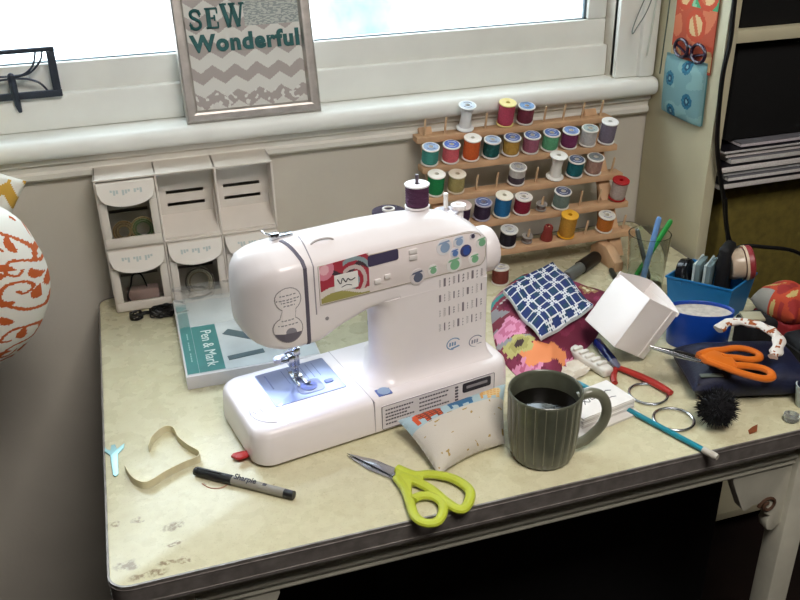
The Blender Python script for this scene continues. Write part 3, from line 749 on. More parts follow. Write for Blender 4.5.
fm_.add(R_[-1] + R_[0], [[k, (k + 1) % 4, 4 + (k + 1) % 4, 4 + k] for k in range(4)])
fm_.build('moulding', M_FRAME, pf, smooth=False)
def chev(u, v):
    x, z = u * (PW - .034), v * (PH - .034)
    per, amp = .037, .0125
    s = abs(((x / per) % 1) * 2 - 1) * amp
    band = ((z - s - .002) / .0405) % 1
    wob = noise.noise(Vector((x * 60, z * 60, 0))) * .05
    if x > .100 and z > .132: return lin('#b9bfb8') if noise.noise(Vector((x * 160, z * 500, 3))) > 0 else lin('#8f9896')
    if z < .030 and noise.noise(Vector((x * 130, z * 130, 9))) > .28: return lin('#dcdcd6')
    return lin('#aaa29d') if band + wob < .47 else lin('#d6d6cf')
m = MB(); m.grid(lambda u, v: Vector((.017 + (PW - .034) * u, .006, .017 + (PH - .034) * v)), 150, 190, chev); m.build('chevron_print', printed('chevron_paper', .4, 0), pf)
m = MB(); m.box((.012, .007, .012), (PW - .012, .010, PH - .012)); m.build('backing', cm('#4a4038', .8), pf)
M_TEAL = mat('dark_teal_letter', '#1f5c5c', .6, var=.1, scale=200)
def slab(mb, segs, x, z, s):
    for (x0, z0, x1, z1, w) in segs:
        d = Vector((x1 - x0, z1 - z0)); l = d.length; nx, nz = -d.y / l * w / 2, d.x / l * w / 2
        mb.prism([(x + s * (x0 + nx), z + s * (z0 + nz)), (x + s * (x0 - nx), z + s * (z0 - nz)), (x + s * (x1 - nx), z + s * (z1 - nz)), (x + s * (x1 + nx), z + s * (z1 + nz))], -.0055, -.0040, 0, XZ)
lt = MB(); sz = .031; bz = .1485
sp = spline([(.50, .72, 0), (.44, .9, 0), (.26, .96, 0), (.09, .86, 0), (.10, .66, 0), (.28, .52, 0), (.46, .38, 0), (.47, .15, 0), (.28, .03, 0), (.09, .10, 0), (.03, .28, 0)], 6)
rg = []
lt.tube([XZ @ Vector((.028 + sz * 1.1 * p.x, bz + sz * p.y, -.0048)) for p in sp], [.0026] * len(sp), 8)
slab(lt, [(.53, .62, .53, .98, .07), (.02, .02, .02, .38, .07)], .028, bz, sz)
slab(lt, [(.16, 0, .16, 1, .22), (0, .04, .62, .04, .09), (0, .96, .62, .96, .09), (.16, .5, .46, .5, .09), (.46, .36, .46, .64, .08), (.60, .04, .60, .30, .08), (.60, .70, .60, .96, .08)], .0535, bz, sz * 1.05)
slab(lt, [(.10, 1, .34, 0, .19), (.34, 0, .55, .95, .10), (.50, 1, .74, 0, .19), (.74, 0, .95, .98, .10), (0, .96, .3, .96, .09), (.38, .96, .68, .96, .09), (.82, .96, 1.06, .96, .09)], .0785, bz, sz * 1.22)
lt.build('lettering', M_TEAL, pf, smooth=False)
lt = MB(); lt.text('Wonderful', .0365, .0008, XZ @ T(.0255, .1135, -.0052), 1.12, .0017); lt.build('lettering', M_TEAL, pf, smooth=False)
# ---------------------------------------------------------------- wrought bracket on the sill
br = thing('window_bracket', 'black wrought iron scroll bracket fixed before the window sash at far left', 'bracket', (-.066, .762, 1.0425))
M_IRON = mat('dark_iron', '#3c4450', .5, .5, var=.1)
m = MB()
m.box((-.090, -.003, .0605), (.071, .003, .0715), .001); m.box((-.090, -.003, .132), (.071, .003, .139), .001)
m.box((.058, -.0028, .0717), (.0705, .0028, .1318), .001); m.box((-.0895, -.0028, .0717), (-.077, .0028, .1318), .001)
m.build('rim', M_IRON, br)
m = MB()
m.tube(spline([(.004, 0, .098), (.02, 0, .100), (.035, 0, .112), (.043, 0, .134)], 6), .0018, 6); m.tube(spline([(.004, 0, .096), (.028, 0, .101), (.047, 0, .118), (.053, 0, .134)], 6), .0018, 6)
m.tube(spline([(.004, 0, .094), (.022, 0, .092), (.04, 0, .084), (.05, 0, .070)], 6), .0018, 6)
m.tube(spline([(-.004, 0, .098), (-.03, 0, .100), (-.06, 0, .112), (-.07, 0, .134)], 6), .0018, 6); m.tube(spline([(-.004, 0, .094), (-.03, 0, .090), (-.06, 0, .070)], 6), .0018, 6)
m.build('scrollwork', M_IRON, br)
m = MB(); m.ball((0, -.003, .097), (.006, .004, .007)); m.tube([(0, -.002, .098), (0, -.002, .070), (.001, .000, .052), (.002, .0045, .040)], [.006, .0060, .005, .003], 8); m.build('stem', M_IRON, br)

# ------------------------------------------------------------------ cushions on the stool at the far left
SX = -.255
o = thing('stool', 'dark wooden stool under the patterned cushions', 'stool', (-.46, .45, 0))
m = MB(); m.box((-.20, -.16, .788), (.20, .175, .813), .006); m.build('seat', cm('#1d1412', .5), o)
for a in (-1, 1):
    for b in (-1, 1):
        m = MB(); m.tube([(a * .14 - .03, b * .13, .789), (a * .14 - .03, b * .15, 0)], .016, 10); m.build('leg', cm('#1d1412', .5), o)
def pillow_mb(W, H, D, colf, n=70, puff=.5, pinch=.07, pw=.42):
    m = MB()
    for s in (1, -1):
        def S(u, v):
            a, b = 2 * u - 1, 2 * v - 1
            k = (max(0, 1 - abs(a) ** 2.6) * max(0, 1 - abs(b) ** 2.6)) ** pw
            return Vector((W / 2 * a * (1 - pinch * (1 - b * b)), s * -D / 2 * k, H / 2 * b * (1 - pinch * (1 - a * a))))
        m.grid(S, n, n, (colf if s == 1 else colf))
    return m
NR = 260
def raster_scrolls():
    R = [bytearray(NR) for _ in range(NR)]
    def stamp(x, y, r):
        i0, i1 = int((x - r) * NR), int((x + r) * NR) + 1; j0, j1 = int((y - r) * NR), int((y + r) * NR) + 1
        for j in range(j0, j1 + 1):
            for i in range(i0, i1 + 1):
                if (i / NR - x) ** 2 + (j / NR - y) ** 2 < r * r: R[j % NR][i % NR] = 1
    def stroke(pts, r0, r1):
        P = spline([(p[0], p[1], 0) for p in pts], 14)
        for k, p in enumerate(P):
            t_ = k / (len(P) - 1); stamp(p.x, p.y, r0 + (r1 - r0) * t_)
    for sx in (1, -1):
        X = lambda x: .5 + sx * x
        stroke([(X(.02), -.02), (X(.10), .10), (X(.26), .20), (X(.38), .34), (X(.34), .48), (X(.22), .50), (X(.17), .42), (X(.23), .37), (X(.27), .41)], .018, .012)
        stroke([(X(.10), .12), (X(.06), .26), (X(.10), .40), (X(.05), .55), (X(.12), .68), (X(.26), .72), (X(.32), .62), (X(.25), .57), (X(.21), .62)], .017, .011)
        stroke([(X(.38), .34), (X(.46), .46), (X(.48), .62), (X(.40), .74), (X(.44), .88), (X(.5), .98)], .017, .013)
        stroke([(X(.12), .68), (X(.10), .80), (X(.16), .92), (X(.30), .96), (X(.36), .86), (X(.29), .82)], .016, .012)
        for (x, y, a, l) in ((.14, .26, .9, .15), (.30, .30, -.5, .12), (.43, .52, 1.9, .14), (.10, .50, .4, .13), (.20, .80, .8, .15), (.38, .64, 2.5, .13), (.02, .82, 1.57, .13), (.44, .12, 1.2, .14), (.30, .06, .2, .12)):
            for k in range(15):
                q = k / 14; stamp(X(x + l * q * math.cos(a + q * .7)), y + l * q * math.sin(a + q * .7), .004 + .036 * math.sin(PI * q) ** .8 * (1 - .35 * q))
    return R
RS = raster_scrolls()
def scroll(u, v):
    x, y = u * 2.3 + .12, v * 1.9 + .2
    return lin('#b0521c') if RS[int((y % 1) * NR) % NR][int((x % 1) * NR) % NR] else lin('#d8d5cc')
def bolster(W, H, D, colf, nu, nv):
    m = MB()
    for s_ in (1, -1):
        def S(u, v):
            a, b = 2 * u - 1, 2 * v - 1
            X, Z = a * math.sqrt(1 - b * b * .42), b * math.sqrt(1 - a * a * .42)
            k = max(0, 1 - abs(a) ** 3) ** .5 * max(0, 1 - abs(b) ** 3) ** .5
            return Vector((W / 2 * X, -s_ * D / 2 * k, H / 2 * Z))
        m.grid(S, nu if s_ == 1 else 30, nv if s_ == 1 else 30, colf)
    return m
m = bolster(.44, .275, .24, scroll, 240, 170)
place(tag(m.build('cushion', M_PRINT), 'plump white cushion with rust orange scroll pattern at the far left', 'cushion', 'patterned cushions'), (-.256, .45, .958), (0, 14, 0))
def zig(u, v):
    x, y = u * 5, v * 5
    return lin('#c39a3e') if ((y + abs((x % 1) * 2 - 1) * .55) / .9) % 1 < .5 else lin('#dcdcd2')
m = pillow_mb(.22, .235, .06, zig, 90, pinch=.04)
place(tag(m.build('cushion', M_PRINT), 'small mustard chevron cushion resting on the scroll cushion', 'cushion', 'patterned cushions'), (-.2135, .605, .971), (0, 30, 0))

# ------------------------------------------------------------------ boxed pen set behind the machine
bk = thing('boxed_set', 'flat white box with teal title band lying behind the sewing machine', 'box', (.121, .374, TZ), (0, 0, -.5))
m = MB(); m.box((0, 0, 0), (.20, .26, .022), .0015); m.build('box_body', cm('#cfcccb', .4, var=.03), bk)
m = MB(); m.box((.002, .004, .0219), (.198, .258, .0226)); ca = m.build('cover_art', cm('#c5cbca', .25, var=.12, scale=18), bk)
M_TB = cm('#3f7f7c', .35, var=.08)
m = MB(); m.box((.003, .006, .0224), (.020, .235, .0231)); m.box((.0205, .006, .0224), (.058, .150, .0231)); m.build('title_band', M_TB, bk)
m = MB(); m.text('Pen & Mark', .0240, .0002, T(.0335, .133, .0234) @ RZ(-90), 1.0)
m.build('title_lettering', cm('#d7e2dd', .5), bk, smooth=False)
m = MB()
for q in range(13):
    if q in (4, 9): continue
    m.box((.0115, .040 + q * .007, .0231), (.0133, .045 + q * .007, .0234))
m.build('small_print', cm('#9fc0bb', .5), bk)
m = MB(); m.box((0, 0, 0), (.060, .017, .0008), M=T(.066, .112, .0226) @ RZ(-38)); m.build('marker_picture', cm('#53666a', .4), bk)
m = MB(); m.box((0, 0, 0), (.055, .012, .0008), M=T(.066, .028, .0226) @ RZ(6)); m.build('marker_picture', cm('#53666a', .4), bk)
# clear sleeve behind, between box and cabinet
o = thing('plastic_sleeve', 'crumpled clear plastic sleeve lying between white box and cabinet', 'plastic sleeve', (.20, .60, TZ + .0235))
m = MB()
def slv(u, v): 
    x, y = -.075 + .19 * u, -.085 + .125 * v
    return Vector((x, y, .004 + .012 * abs(noise.noise(Vector((x * 28, y * 28, 1)))) + .014 * v))
m.grid(slv, 30, 20); m.build('sleeve_film', mat('clear_film', '#e4e8e6', .12, var=0, trans=.75, ior=1.1, alpha=.6), o)
# tangled black cord
o = thing('earphone_cord', 'small bundle of tangled black cord before the drawer cabinet', 'cord', (.083, .628, TZ))
m = MB()
for q in range(11):
    pts = []
    for k in range(14):
        a = 2 * PI * k / 14; pts.append((.024 + .019 * math.cos(a) * (1 + .15 * math.sin(q)) + .002 * math.sin(3 * a + q), .011 * math.sin(a) + .003 * math.sin(q * 2.1), .0085 + .0062 * math.sin(q * 1.3 + a * 2)))
    m.tube(spline(pts, 3, True), .0013, 5, True)
for q in range(6):
    m.tube(spline([(-.022 + .010 * math.cos(2 * PI * k / 9), .008 * math.sin(2 * PI * k / 9), .0075 + .005 * math.sin(q + 2 * PI * k / 9)) for k in range(9)], 3, True), .0013, 5, True)
m.tube(spline([(-.014, 0, .008), (-.006, .002, .009), (.006, -.001, .008)], 5), .0032, 7)
m.tube(spline([(.036, .008, .008), (.047, .012, .012), (.050, .004, .004), (.045, -.004, .003)], 5), .0011, 5)
m.build('cord_bundle', M_BLACK, o)

# ------------------------------------------------------------------ small things at the left of the table
o = thing('machine_key', 'pale blue flat metal key at the left edge of the table', 'key', (.0135, .237, TZ + .0002), (0, 0, 1))
m = MB()
pts = [(-.0045, -.036), (0, -.040), (.0045, -.036), (.006, -.012), (.007, .010), (.018, .022), (.020, .032), (.014, .028), (.006, .022), (.0035, .034), (-.0035, .034), (-.006, .022), (-.012, .026), (-.014, .033), (-.016, .022), (-.007, .010), (-.006, -.012)]
m.prism([(p[0] * .72, p[1] * .95) for p in pts], 0, .0022, .0006); m.build('blade', mat('pale_blue_metal', '#9fccd0', .35, .4, var=.05), o)
m = MB(); m.tube(spline([(.058, .238, 0), (.066, .262, 0), (.083, .278, 0), (.094, .270, 0), (.097, .246, 0), (.108, .222, 0), (.119, .205, 0), (.117, .192, 0), (.100, .188, 0), (.078, .178, 0), (.060, .166, 0), (.048, .163, 0), (.035, .178, 0), (.027, .205, 0)], 6), .0007, 6, M=T(0, 0, .0055) @ Matrix.Diagonal((1, 1, 1, 1)))
def ribbon_mb(pts, h, th=.0006, n=6, closed=False):
    P = spline(pts, n, closed); m = MB(); rings = []
    for i, p in enumerate(P):
        a, b = P[max(0, i - 1)], P[min(len(P) - 1, i + 1)]; t_ = (b - a); t_.z = 0; t_.normalize(); nn = Vector((-t_.y, t_.x, 0)) * th
        rings.append([p + nn, p - nn, p - nn + Vector((0, 0, h)), p + nn + Vector((0, 0, h))])
    m.loft(rings); return m
m = ribbon_mb([(.058, .238, 0), (.064, .258, 0), (.080, .275, 0), (.092, .270, 0), (.097, .246, 0), (.107, .224, 0), (.119, .205, 0), (.117, .194, 0), (.100, .188, 0), (.078, .178, 0), (.060, .166, 0), (.048, .163, 0), (.035, .178, 0), (.027, .205, 0)], .011)
place(tag(m.build('ribbon', cm('#cfc6a4', .8, var=.08, scale=80)), 'tan ribbon strip curled on edge on the table', 'ribbon'), (0, 0, TZ + .0008))
# marker pen
a = Vector((.0105, .1725)); b = Vector((.124, .0765))
a = Vector((.11, .1715)); b = Vector((.219, .0835))
ang = math.degrees(math.atan2(b.y - a.y, b.x - a.x)); L_ = (b - a).length
o = thing('marker_pen', 'grey marker pen with black cap lying in front of the machine', 'pen', (a.x, a.y, TZ + .0062), (0, 0, ang))
m = MB(); m.lathe([(0, .055), (.0058, .055), (.0058, L_ - .013), (.0050, L_ - .012), (0, L_ - .012)], 20, RY(90)); m.build('barrel', cm('#8f8b80', .4), o)
m = MB(); m.lathe([(0, 0), (.0045, 0), (.0054, .001), (.0060, .020), (.0062, .054), (.0048, .056), (0, .056)], 20, RY(90)); m.box((.004, -.0015, .0055), (.038, .0015, .0072), .0006); m.build('cap', cm('#1d1e1e', .4), o)
m = MB(); m.lathe([(0, L_ - .014), (.0056, L_ - .014), (.0054, L_), (0, L_)], 20, RY(90)); m.build('end_plug', cm('#242424', .4), o)
m = MB(); m.text('Sharpie', .0105, .0002, T(.058, -.003, .0060) @ RX(20), 1.0, .0002)
m.box((.098, -.002, .0056), (.103, .002, .0061)); m.build('pen_lettering', M_INK, o, smooth=False)
# red clip under the machine
o = thing('sewing_clip', 'red plastic clip poking out from under the machine base', 'clip', (.179, .186, TZ), (0, 0, 190))
for s, aa in ((1, 22), (-1, -14)):
    m = MB(); m.prism([(-.004, -.004), (.014, -.006), (.024, -.004), (.027, 0), (.024, .004), (.014, .006), (-.004, .004)], .001, .005, .0008, T(-.006, 0, .001 + (.003 if s > 0 else 0)) @ RZ(aa) @ RY(-8 if s > 0 else 0)); m.build('jaw', cm('#b02c2c', .4), o)
# red thread snippet
m = MB(); m.tube(spline([(.116, .150, 0), (.125, .138, 0), (.138, .134, 0), (.146, .138, 0)], 6), .0006, 5)
place(tag(m.build('thread_snippet', cm('#a0604a', .8)), 'short reddish thread snippet beside the marker pen', 'thread'), (0, 0, TZ + .0007))

# ------------------------------------------------------------------ elephant pincushion
PA, PB, PC, PD = Vector((.374, .160, .780)), Vector((.3965, .060, .757)), Vector((.500, .094, .757)), Vector((.540, .185, .787))
PO = (PA + PB + PC + PD) / 4; PO.z = TZ
def ell(x, y, cx, cy, rx, ry): return ((x - cx) / rx) ** 2 + ((y - cy) / ry) ** 2 < 1
def elephant(x, y):   # facing left, body about one unit wide
    if ell(x, y, .58, .52, .34, .34): return True
    if ell(x, y, .28, .60, .21, .24): return True
    if .06 < x < .17 and .12 < y < .62: return True
    if (.34 < x < .50 or .72 < x < .88) and .02 < y < .5: return True
    return False
def pin_col(u, w):
    if w < .33:
        y = 1 - (w - .02) / .30
        for (u0, sc, c1, c2) in ((.05, .29, '#d2552b', '#7a3a2a'), (.37, .29, '#3a6a92', '#2c5478'), (.70, .27, '#d6a056', '#dcbf8a')):
            x = (u - u0) / sc
            if 0 <= x <= 1 and elephant(x, y):
                if ((x * 7) % 1 < .34 or (y * 6) % 1 < .3) and x > .2 and c2 != '#2c5478': return lin(c2) if u0 != .06 else lin(c1)
                return lin(c1) if u0 != .06 else (lin('#7a3226') if ((x * 7) % 1 > .45 and (y * 6) % 1 > .45) else lin(c1))
        return lin('#a7bec4') if w > .03 else lin('#cfcbc0')
    s = noise.noise(Vector((u * 13, w * 17, 5)))
    return lin('#a98f55') if s > .52 else lin('#cbc4b8')
def pin_s(sgn, h):
    def f(u, w):
        a, b = 2 * u - 1, 2 * w - 1
        uu = .5 + (u - .5) * (1 - .05 * (1 - b * b)); ww = .5 + (w - .5) * (1 - .16 * (1 - a * a))
        p = (PA * (1 - uu) + PD * uu) * (1 - ww) + (PB * (1 - uu) + PC * uu) * ww
        k = (max(0, 1 - abs(a) ** 2.4) * max(0, 1 - abs(b) ** 2.4)) ** .55
        nrm = Vector((0, -.28, .96))
        return p + nrm * (k * h * sgn) - PO
    return f
m = MB(); m.grid(pin_s(1, .030), 110, 80, pin_col); m.grid(pin_s(-1, .022), 40, 30, lambda u, w: lin('#cbc4b8'))
for v in range(len(m.v)): m.v[v].z = max(m.v[v].z, .0008)
place(tag(m.build('pincushion', M_PRINT), 'cream cloth pincushion with a strip of printed elephants against the machine', 'pincushion'), PO)

# ------------------------------------------------------------------ scissors
def scissors(name, label, P, rz, handle_hex, blade_len, s=1., rot=(0, 0)):
    o = thing(name, label, 'scissors', P, (rot[0], rot[1], rz))
    # local : pivot at origin, blades towards -x, handles towards +x
    for side in (1, -1):
        m = MB(); z0 = .0008 + (.0022 if side > 0 else 0)
        m.prism([(-blade_len, .0005 * side), (-blade_len * .5, side * .0075 * s), (.012 * s, side * .007 * s), (.012 * s, -side * .006 * s), (-blade_len * .5, -side * .0018 * s)], z0, z0 + .0020, .0004)
        m.build('blade', M_STEEL, o)
    m = MB(); m.lathe([(0, 0), (.0045 * s, 0), (.0042 * s, .0012), (0, .0016)], 16, T(0, 0, .005)); m.build('pivot_screw', M_STEEL, o)
    return o
def loop_handle(o, path, r, hexc, closed_from, flat=.55, zoff=.0055):
    m = MB(); P = spline(path, 7); 
    m.tube(P, r, 10, flat=flat, M=T(0, 0, zoff)); m.build('handle', cm(hexc, .38, var=.03), o); return m
GX, GY = .3490, .0830
gs = scissors('scissors', 'lime green handled scissors at the front edge of the table', (GX, GY, TZ + .0003), -52, '#a9bb3e', .078, 1.25)
def w2l(x, y, ox, oy, a):
    a = math.radians(a); dx, dy = x - ox, y - oy
    return (dx * math.cos(a) + dy * math.sin(a), -dx * math.sin(a) + dy * math.cos(a), 0)
def loops(o, ox, oy, rz, A, B, hexc, ra, rb):
    for path, r_, zo in ((A, ra, .0070), (B, rb, .0072)):
        P = [w2l(x, y, ox, oy, rz) for x, y in path]
        m = MB(); m.tube(spline(P, 7), r_ if not isinstance(r_, list) else r_, 10, flat=.75, M=T(0, 0, zo)); m.build('handle', cm(hexc, .35, var=.03), o)
# upper handle : a long shank and a wide finger loop on the right ; lower handle : shank and thumb loop
A = [(.352, .091), (.3684, .0712), (.388, .0660), (.4105, .0495), (.4215, .0257), (.4165, .0075), (.404, -.0065), (.395, -.0040), (.3865, .0140), (.3790, .0370), (.3660, .0590), (.354, .074)]
B = [(.346, .074), (.3490, .0487), (.3465, .021), (.3445, .000), (.3510, -.0150), (.3645, -.0185), (.3755, -.0085), (.3825, .0085), (.3775, .0240), (.3660, .0305), (.356, .0300), (.352, .027)]
loops(gs, GX, GY, -52, A, B, '#b4be3c', .0064, .0060)
m = MB(); P = [w2l(x, y, GX, GY, -52) for x, y in ((.345, .078), (.352, .092), (.366, .078), (.378, .062), (.372, .052), (.360, .056), (.354, .040), (.347, .040), (.346, .060))]
m.prism([(p[0], p[1]) for p in P], .0015, .0105, .002); m.build('handle_web', cm('#b4be3c', .35, var=.03), gs)

# ------------------------------------------------------------------ mug
MX, MY = .5395, .067
mug = thing('mug', 'grey green fluted mug of black coffee at the table front', 'mug', (MX, MY, TZ))
M_MUG = mat('green_grey_glaze', '#55584a', .3, var=.2, scale=35, coat=.4, bump=.08, bscale=120)
m = MB(); NF = 22; ns = NF * 6
pr = [(.030, 0), (.0355, .001), (.0385, .004), (.0415, .012), (.0440, .030), (.0455, .052), (.0462, .075), (.0466, .090), (.0470, .0965), (.0465, .0990), (.0452, .1000), (.0436, .0990), (.0430, .0960), (.0425, .075), (.0415, .045), (.0395, .020), (.034, .009), (0, .007)]
vs, fs = [], []
for i in range(ns):
    a = 2 * PI * i / ns; ph = (i % 6) / 6
    for k, (r, z) in enumerate(pr):
        dep = .0016 * (1 - abs(2 * ph - 1) ** 2 * 0) * (abs(math.sin(PI * ph)) ** .8) if 2 <= k <= 8 else 0
        dep *= {2: .5, 8: .3}.get(k, 1)
        vs.append(((r - .0016 * (0 if not (2 <= k <= 8) else 1) * (1 - abs(math.sin(PI * ph)) ** .55)) * math.cos(a), (r - .0016 * (0 if not (2 <= k <= 8) else 1) * (1 - abs(math.sin(PI * ph)) ** .55)) * math.sin(a), z))
for i in range(ns):
    j = (i + 1) % ns
    for k in range(len(pr) - 1): fs.append([i * len(pr) + k, j * len(pr) + k, j * len(pr) + k + 1, i * len(pr) + k + 1])
fs.append([i * len(pr) for i in range(ns)][::-1])
m.add(vs, fs); m.build('cup', M_MUG, mug, ang=60)
m = MB()
for i in range(NF):
    a = 2 * PI * i / NF
    m.tube([((r - .0011) * math.cos(a), (r - .0011) * math.sin(a), z) for r, z in pr[3:9]], .0007, 5)
m.build('flute_lines', mat('pale_glaze_line', '#84836f', .4, var=.1), mug)
m = MB(); HA = -12
hp = spline([(.042, 0, .084), (.058, 0, .089), (.073, 0, .082), (.0805, 0, .062), (.076, 0, .040), (.062, 0, .022), (.048, 0, .013), (.040, 0, .0115)], 7)
m.tube(hp, [.0066] * len(hp), 12, M=RZ(HA), flat=1.0); m.build('handle', mat('handle_glaze', '#6b6c5b', .3, var=.12, scale=40, coat=.4), mug)
m = MB(); m.lathe([(0, .0735), (.0424, .0735), (.0424, .0742), (0, .0742)], 48); m.build('coffee', mat('coffee', '#050303', .06, var=0), mug)

# ------------------------------------------------------------------ cards, envelope
cr = 13.
o = thing('card_box', 'flat white card lying under the stack of business cards', 'card', (.600, .079, TZ), (0, 0, cr))
m = MB(); m.box((0, 0, 0), (.108, .075, .004), .0006); m.build('card_sheet', cm('#dad6cf', .6), o)
o = thing('card_stack', 'stack of white business cards with handwriting beside the mug', 'cards', (.612, .093, TZ + .0042), (0, 0, cr))
m = MB()
for k in range(8): m.box((0 + .0006 * math.sin(k * 2.3), .0005 * math.cos(k * 1.7), k * .0021), (.092 + .0006 * math.sin(k * 2.3), .056 + .0005 * math.cos(k * 1.7), k * .0021 + .0019), .0003)
m.build('cards', cm('#e6e2dd', .55), o)
m = MB(); m.tube(spline([(.020, .018, 0), (.028, .032, 0), (.024, .038, 0), (.022, .028, 0), (.030, .020, 0), (.034, .028, 0), (.040, .034, 0), (.036, .024, 0), (.044, .024, 0), (.048, .030, 0), (.052, .023, 0), (.056, .030, 0), (.061, .024, 0), (.066, .030, 0), (.074, .027, 0)], 5), .0006, 5, M=T(.004, .006, .0168))
m.tube(spline([(.055, .012, 0), (.062, .014, 0), (.070, .012, 0)], 5), .0005, 5, M=T(.004, .006, .0168)); m.build('handwriting', M_INK, o)
# teal crochet hook / stylus
a = Vector((.656, .207)); b = Vector((.7425, -.018)); ang = math.degrees(math.atan2(b.y - a.y, b.x - a.x)); L_ = (b - a).length
o = thing('knitting_needle', 'teal knitting needle with clear tip overhanging the table front', 'needle', (a.x, a.y, TZ + .0048), (0, 0, ang))
m = MB(); m.lathe([(0, 0), (.002, .004), (.0036, .012), (.0038, L_ - .022), (.0034, L_ - .020), (0, L_ - .020)], 14, RY(90)); m.build('shaft', cm('#1c7f92', .3), o)
m = MB(); m.lathe([(0, L_ - .021), (.0046, L_ - .021), (.0048, L_ - .004), (.0038, L_), (0, L_)], 14, RY(90)); m.build('tip', cm('#b9b3a6', .3, var=0), o)
# rings
for i, (x, y, lab) in enumerate(((.7415, .1415, 'silver binder ring beside the red plier handle'), (.740, .0755, 'silver binder ring beside the teal needle and black pompom'))):
    o = thing('binder_ring', lab, 'ring', (x, y, TZ + .0024), (0, 0, 30 * i), 'silver binder rings')
    m = MB(); m.tube([(.0265 * math.cos(2 * PI * k / 48), .0265 * math.sin(2 * PI * k / 48), 0) for k in range(48)], .0021, 10, True); m.build('ring_wire', M_STEEL, o)
    m = MB(); m.tube([(.0265 * math.cos(a_), .0265 * math.sin(a_), 0) for a_ in [-.12 + .04 * k for k in range(7)]], .0023, 10); m.build('hinge', M_STEEL, o)
# pompom
m = MB(); m.ball((0, 0, 0), .022, 20, 12)
rnd = random.Random(3)
for k in range(900):
    z = rnd.uniform(-1, 1); a_ = rnd.uniform(0, 2 * PI); q = math.sqrt(1 - z * z); d = Vector((q * math.cos(a_), q * math.sin(a_), z))
    l = rnd.uniform(.026, .031); e = d.cross(Vector((0, 0, 1)) if abs(z) < .9 else Vector((1, 0, 0))).normalized() * .0010; e2 = d.cross(e).normalized() * .0010
    tip = d * l + Vector((rnd.uniform(-1, 1), rnd.uniform(-1, 1), rnd.uniform(-1, 1))) * .003
    m.add([d * .02 + e, d * .02 - e * .5 + e2, d * .02 - e * .5 - e2, tip], [[0, 1, 3], [1, 2, 3], [2, 0, 3]])
place(tag(m.build('pompom', cm('#07070c', .95, var=.2), smooth=False, keep=True), 'fuzzy black pompom at the end of the navy pouch', 'pompom'), (.7830, .0455, TZ + .0312))

# ------------------------------------------------------------------ fabrics
def smooth_poly(poly, n): 
    return spline([(p[0], p[1], 0) for p in poly], n, True)
FP = [(.585, .275), (.592, .222), (.612, .200), (.640, .222), (.690, .262), (.745, .305), (.785, .345), (.835, .385), (.852, .425), (.820, .490), (.790, .545), (.752, .562), (.722, .550), (.668, .505), (.640, .47), (.612, .40), (.590, .33)]
FC = Vector((.705, .372, 0))
ring = smooth_poly(FP, 10)
fl_f = [(.622, .352, .030, '#c06a8a', '#d78fae'), (.6147, .302, .026, '#9c9456', '#5c4a3a'), (.628, .266, .026, '#cc6236', '#e08a58'), (.604, .246, .024, '#b45c7c', '#cf86a4'), (.655, .262, .020, '#cc6236', '#e08a58'), (.812, .462, .020, '#cfc9a0', '#8d6a48'), (.838, .470, .017, '#d6d0b0', '#9a7a50'), (.800, .425, .018, '#cfc9a0', '#8d6a48'), (.78, .515, .02, '#c06a8a', '#d78fae'), (.680, .245, .016, '#c06a8a', '#d78fae')]
def fab_col(p):
    x, y = p.x, p.y
    for (cx, cy, r, c1, c2) in fl_f:
        d = math.hypot(x - cx, y - cy); a_ = math.atan2(y - cy, x - cx)
        rr = r * (.68 + .32 * abs(math.cos(2.5 * a_)))
        if d < r * .28: return lin('#3f2c2c') if c1 == '#9c9456' else lin(c2)
        if d < rr * .62: return lin(c1 if c1 != '#cc6236' else c2)
        if d < rr: return lin(c2 if c1 not in ('#9c9456',) else '#b3ab6a')
    d = math.hypot(x - .65, y - .43)
    k = d * 62 + 1.2 * noise.noise(Vector((x * 14, y * 14, 0)))
    if y > .44 and x < .73:
        q = int(k) % 5
        return lin(('#c9c2ba', '#8c3448', '#3f8f8c', '#b4788c', '#7c2a42')[q])
    if x < .64 and y > .29:
        return lin('#8f8d90') if int(k) % 3 == 1 else lin('#7a2c3e')
    return lin('#6a1e38') if noise.noise(Vector((x * 40, y * 40, 4))) > -.1 else lin('#7d2846')
def fab_h(r, p):
    e = max(0, 1 - r ** 4)
    return .0015 + e * (.030 + .008 * noise.noise(Vector((p.x * 26, p.y * 26, 2))) + .006 * math.sin(p.x * 95 + p.y * 60) * (1 - r))
m = MB(); nr, ntn = 42, len(ring)
vs = []
for i in range(nr + 1):
    r = max(.001, i / nr)
    for q in ring:
        p = FC + (Vector((q.x, q.y, 0)) - FC) * r
        vs.append(Vector((p.x, p.y, fab_h(r, p))))
fs, cs = [], []
for i in range(nr):
    for k in range(ntn):
        l = (k + 1) % ntn; f = [i * ntn + k, i * ntn + l, (i + 1) * ntn + l, (i + 1) * ntn + k]
        fs.append(f); cs.append(fab_col((vs[f[0]] + vs[f[2]]) / 2))
m.add([v - Vector((FC.x, FC.y, 0)) for v in vs], fs, None, cs)
m.add([Vector((vs[nr * ntn + k].x - FC.x, vs[nr * ntn + k].y - FC.y, .0004)) for k in range(ntn)], [list(range(ntn))[::-1]], None, [lin('#6a1e38')])
place(tag(m.build('floral_fabric', M_PRINT), 'crumpled maroon floral fabric heaped to the right of the machine', 'fabric'), (FC.x, FC.y, TZ))
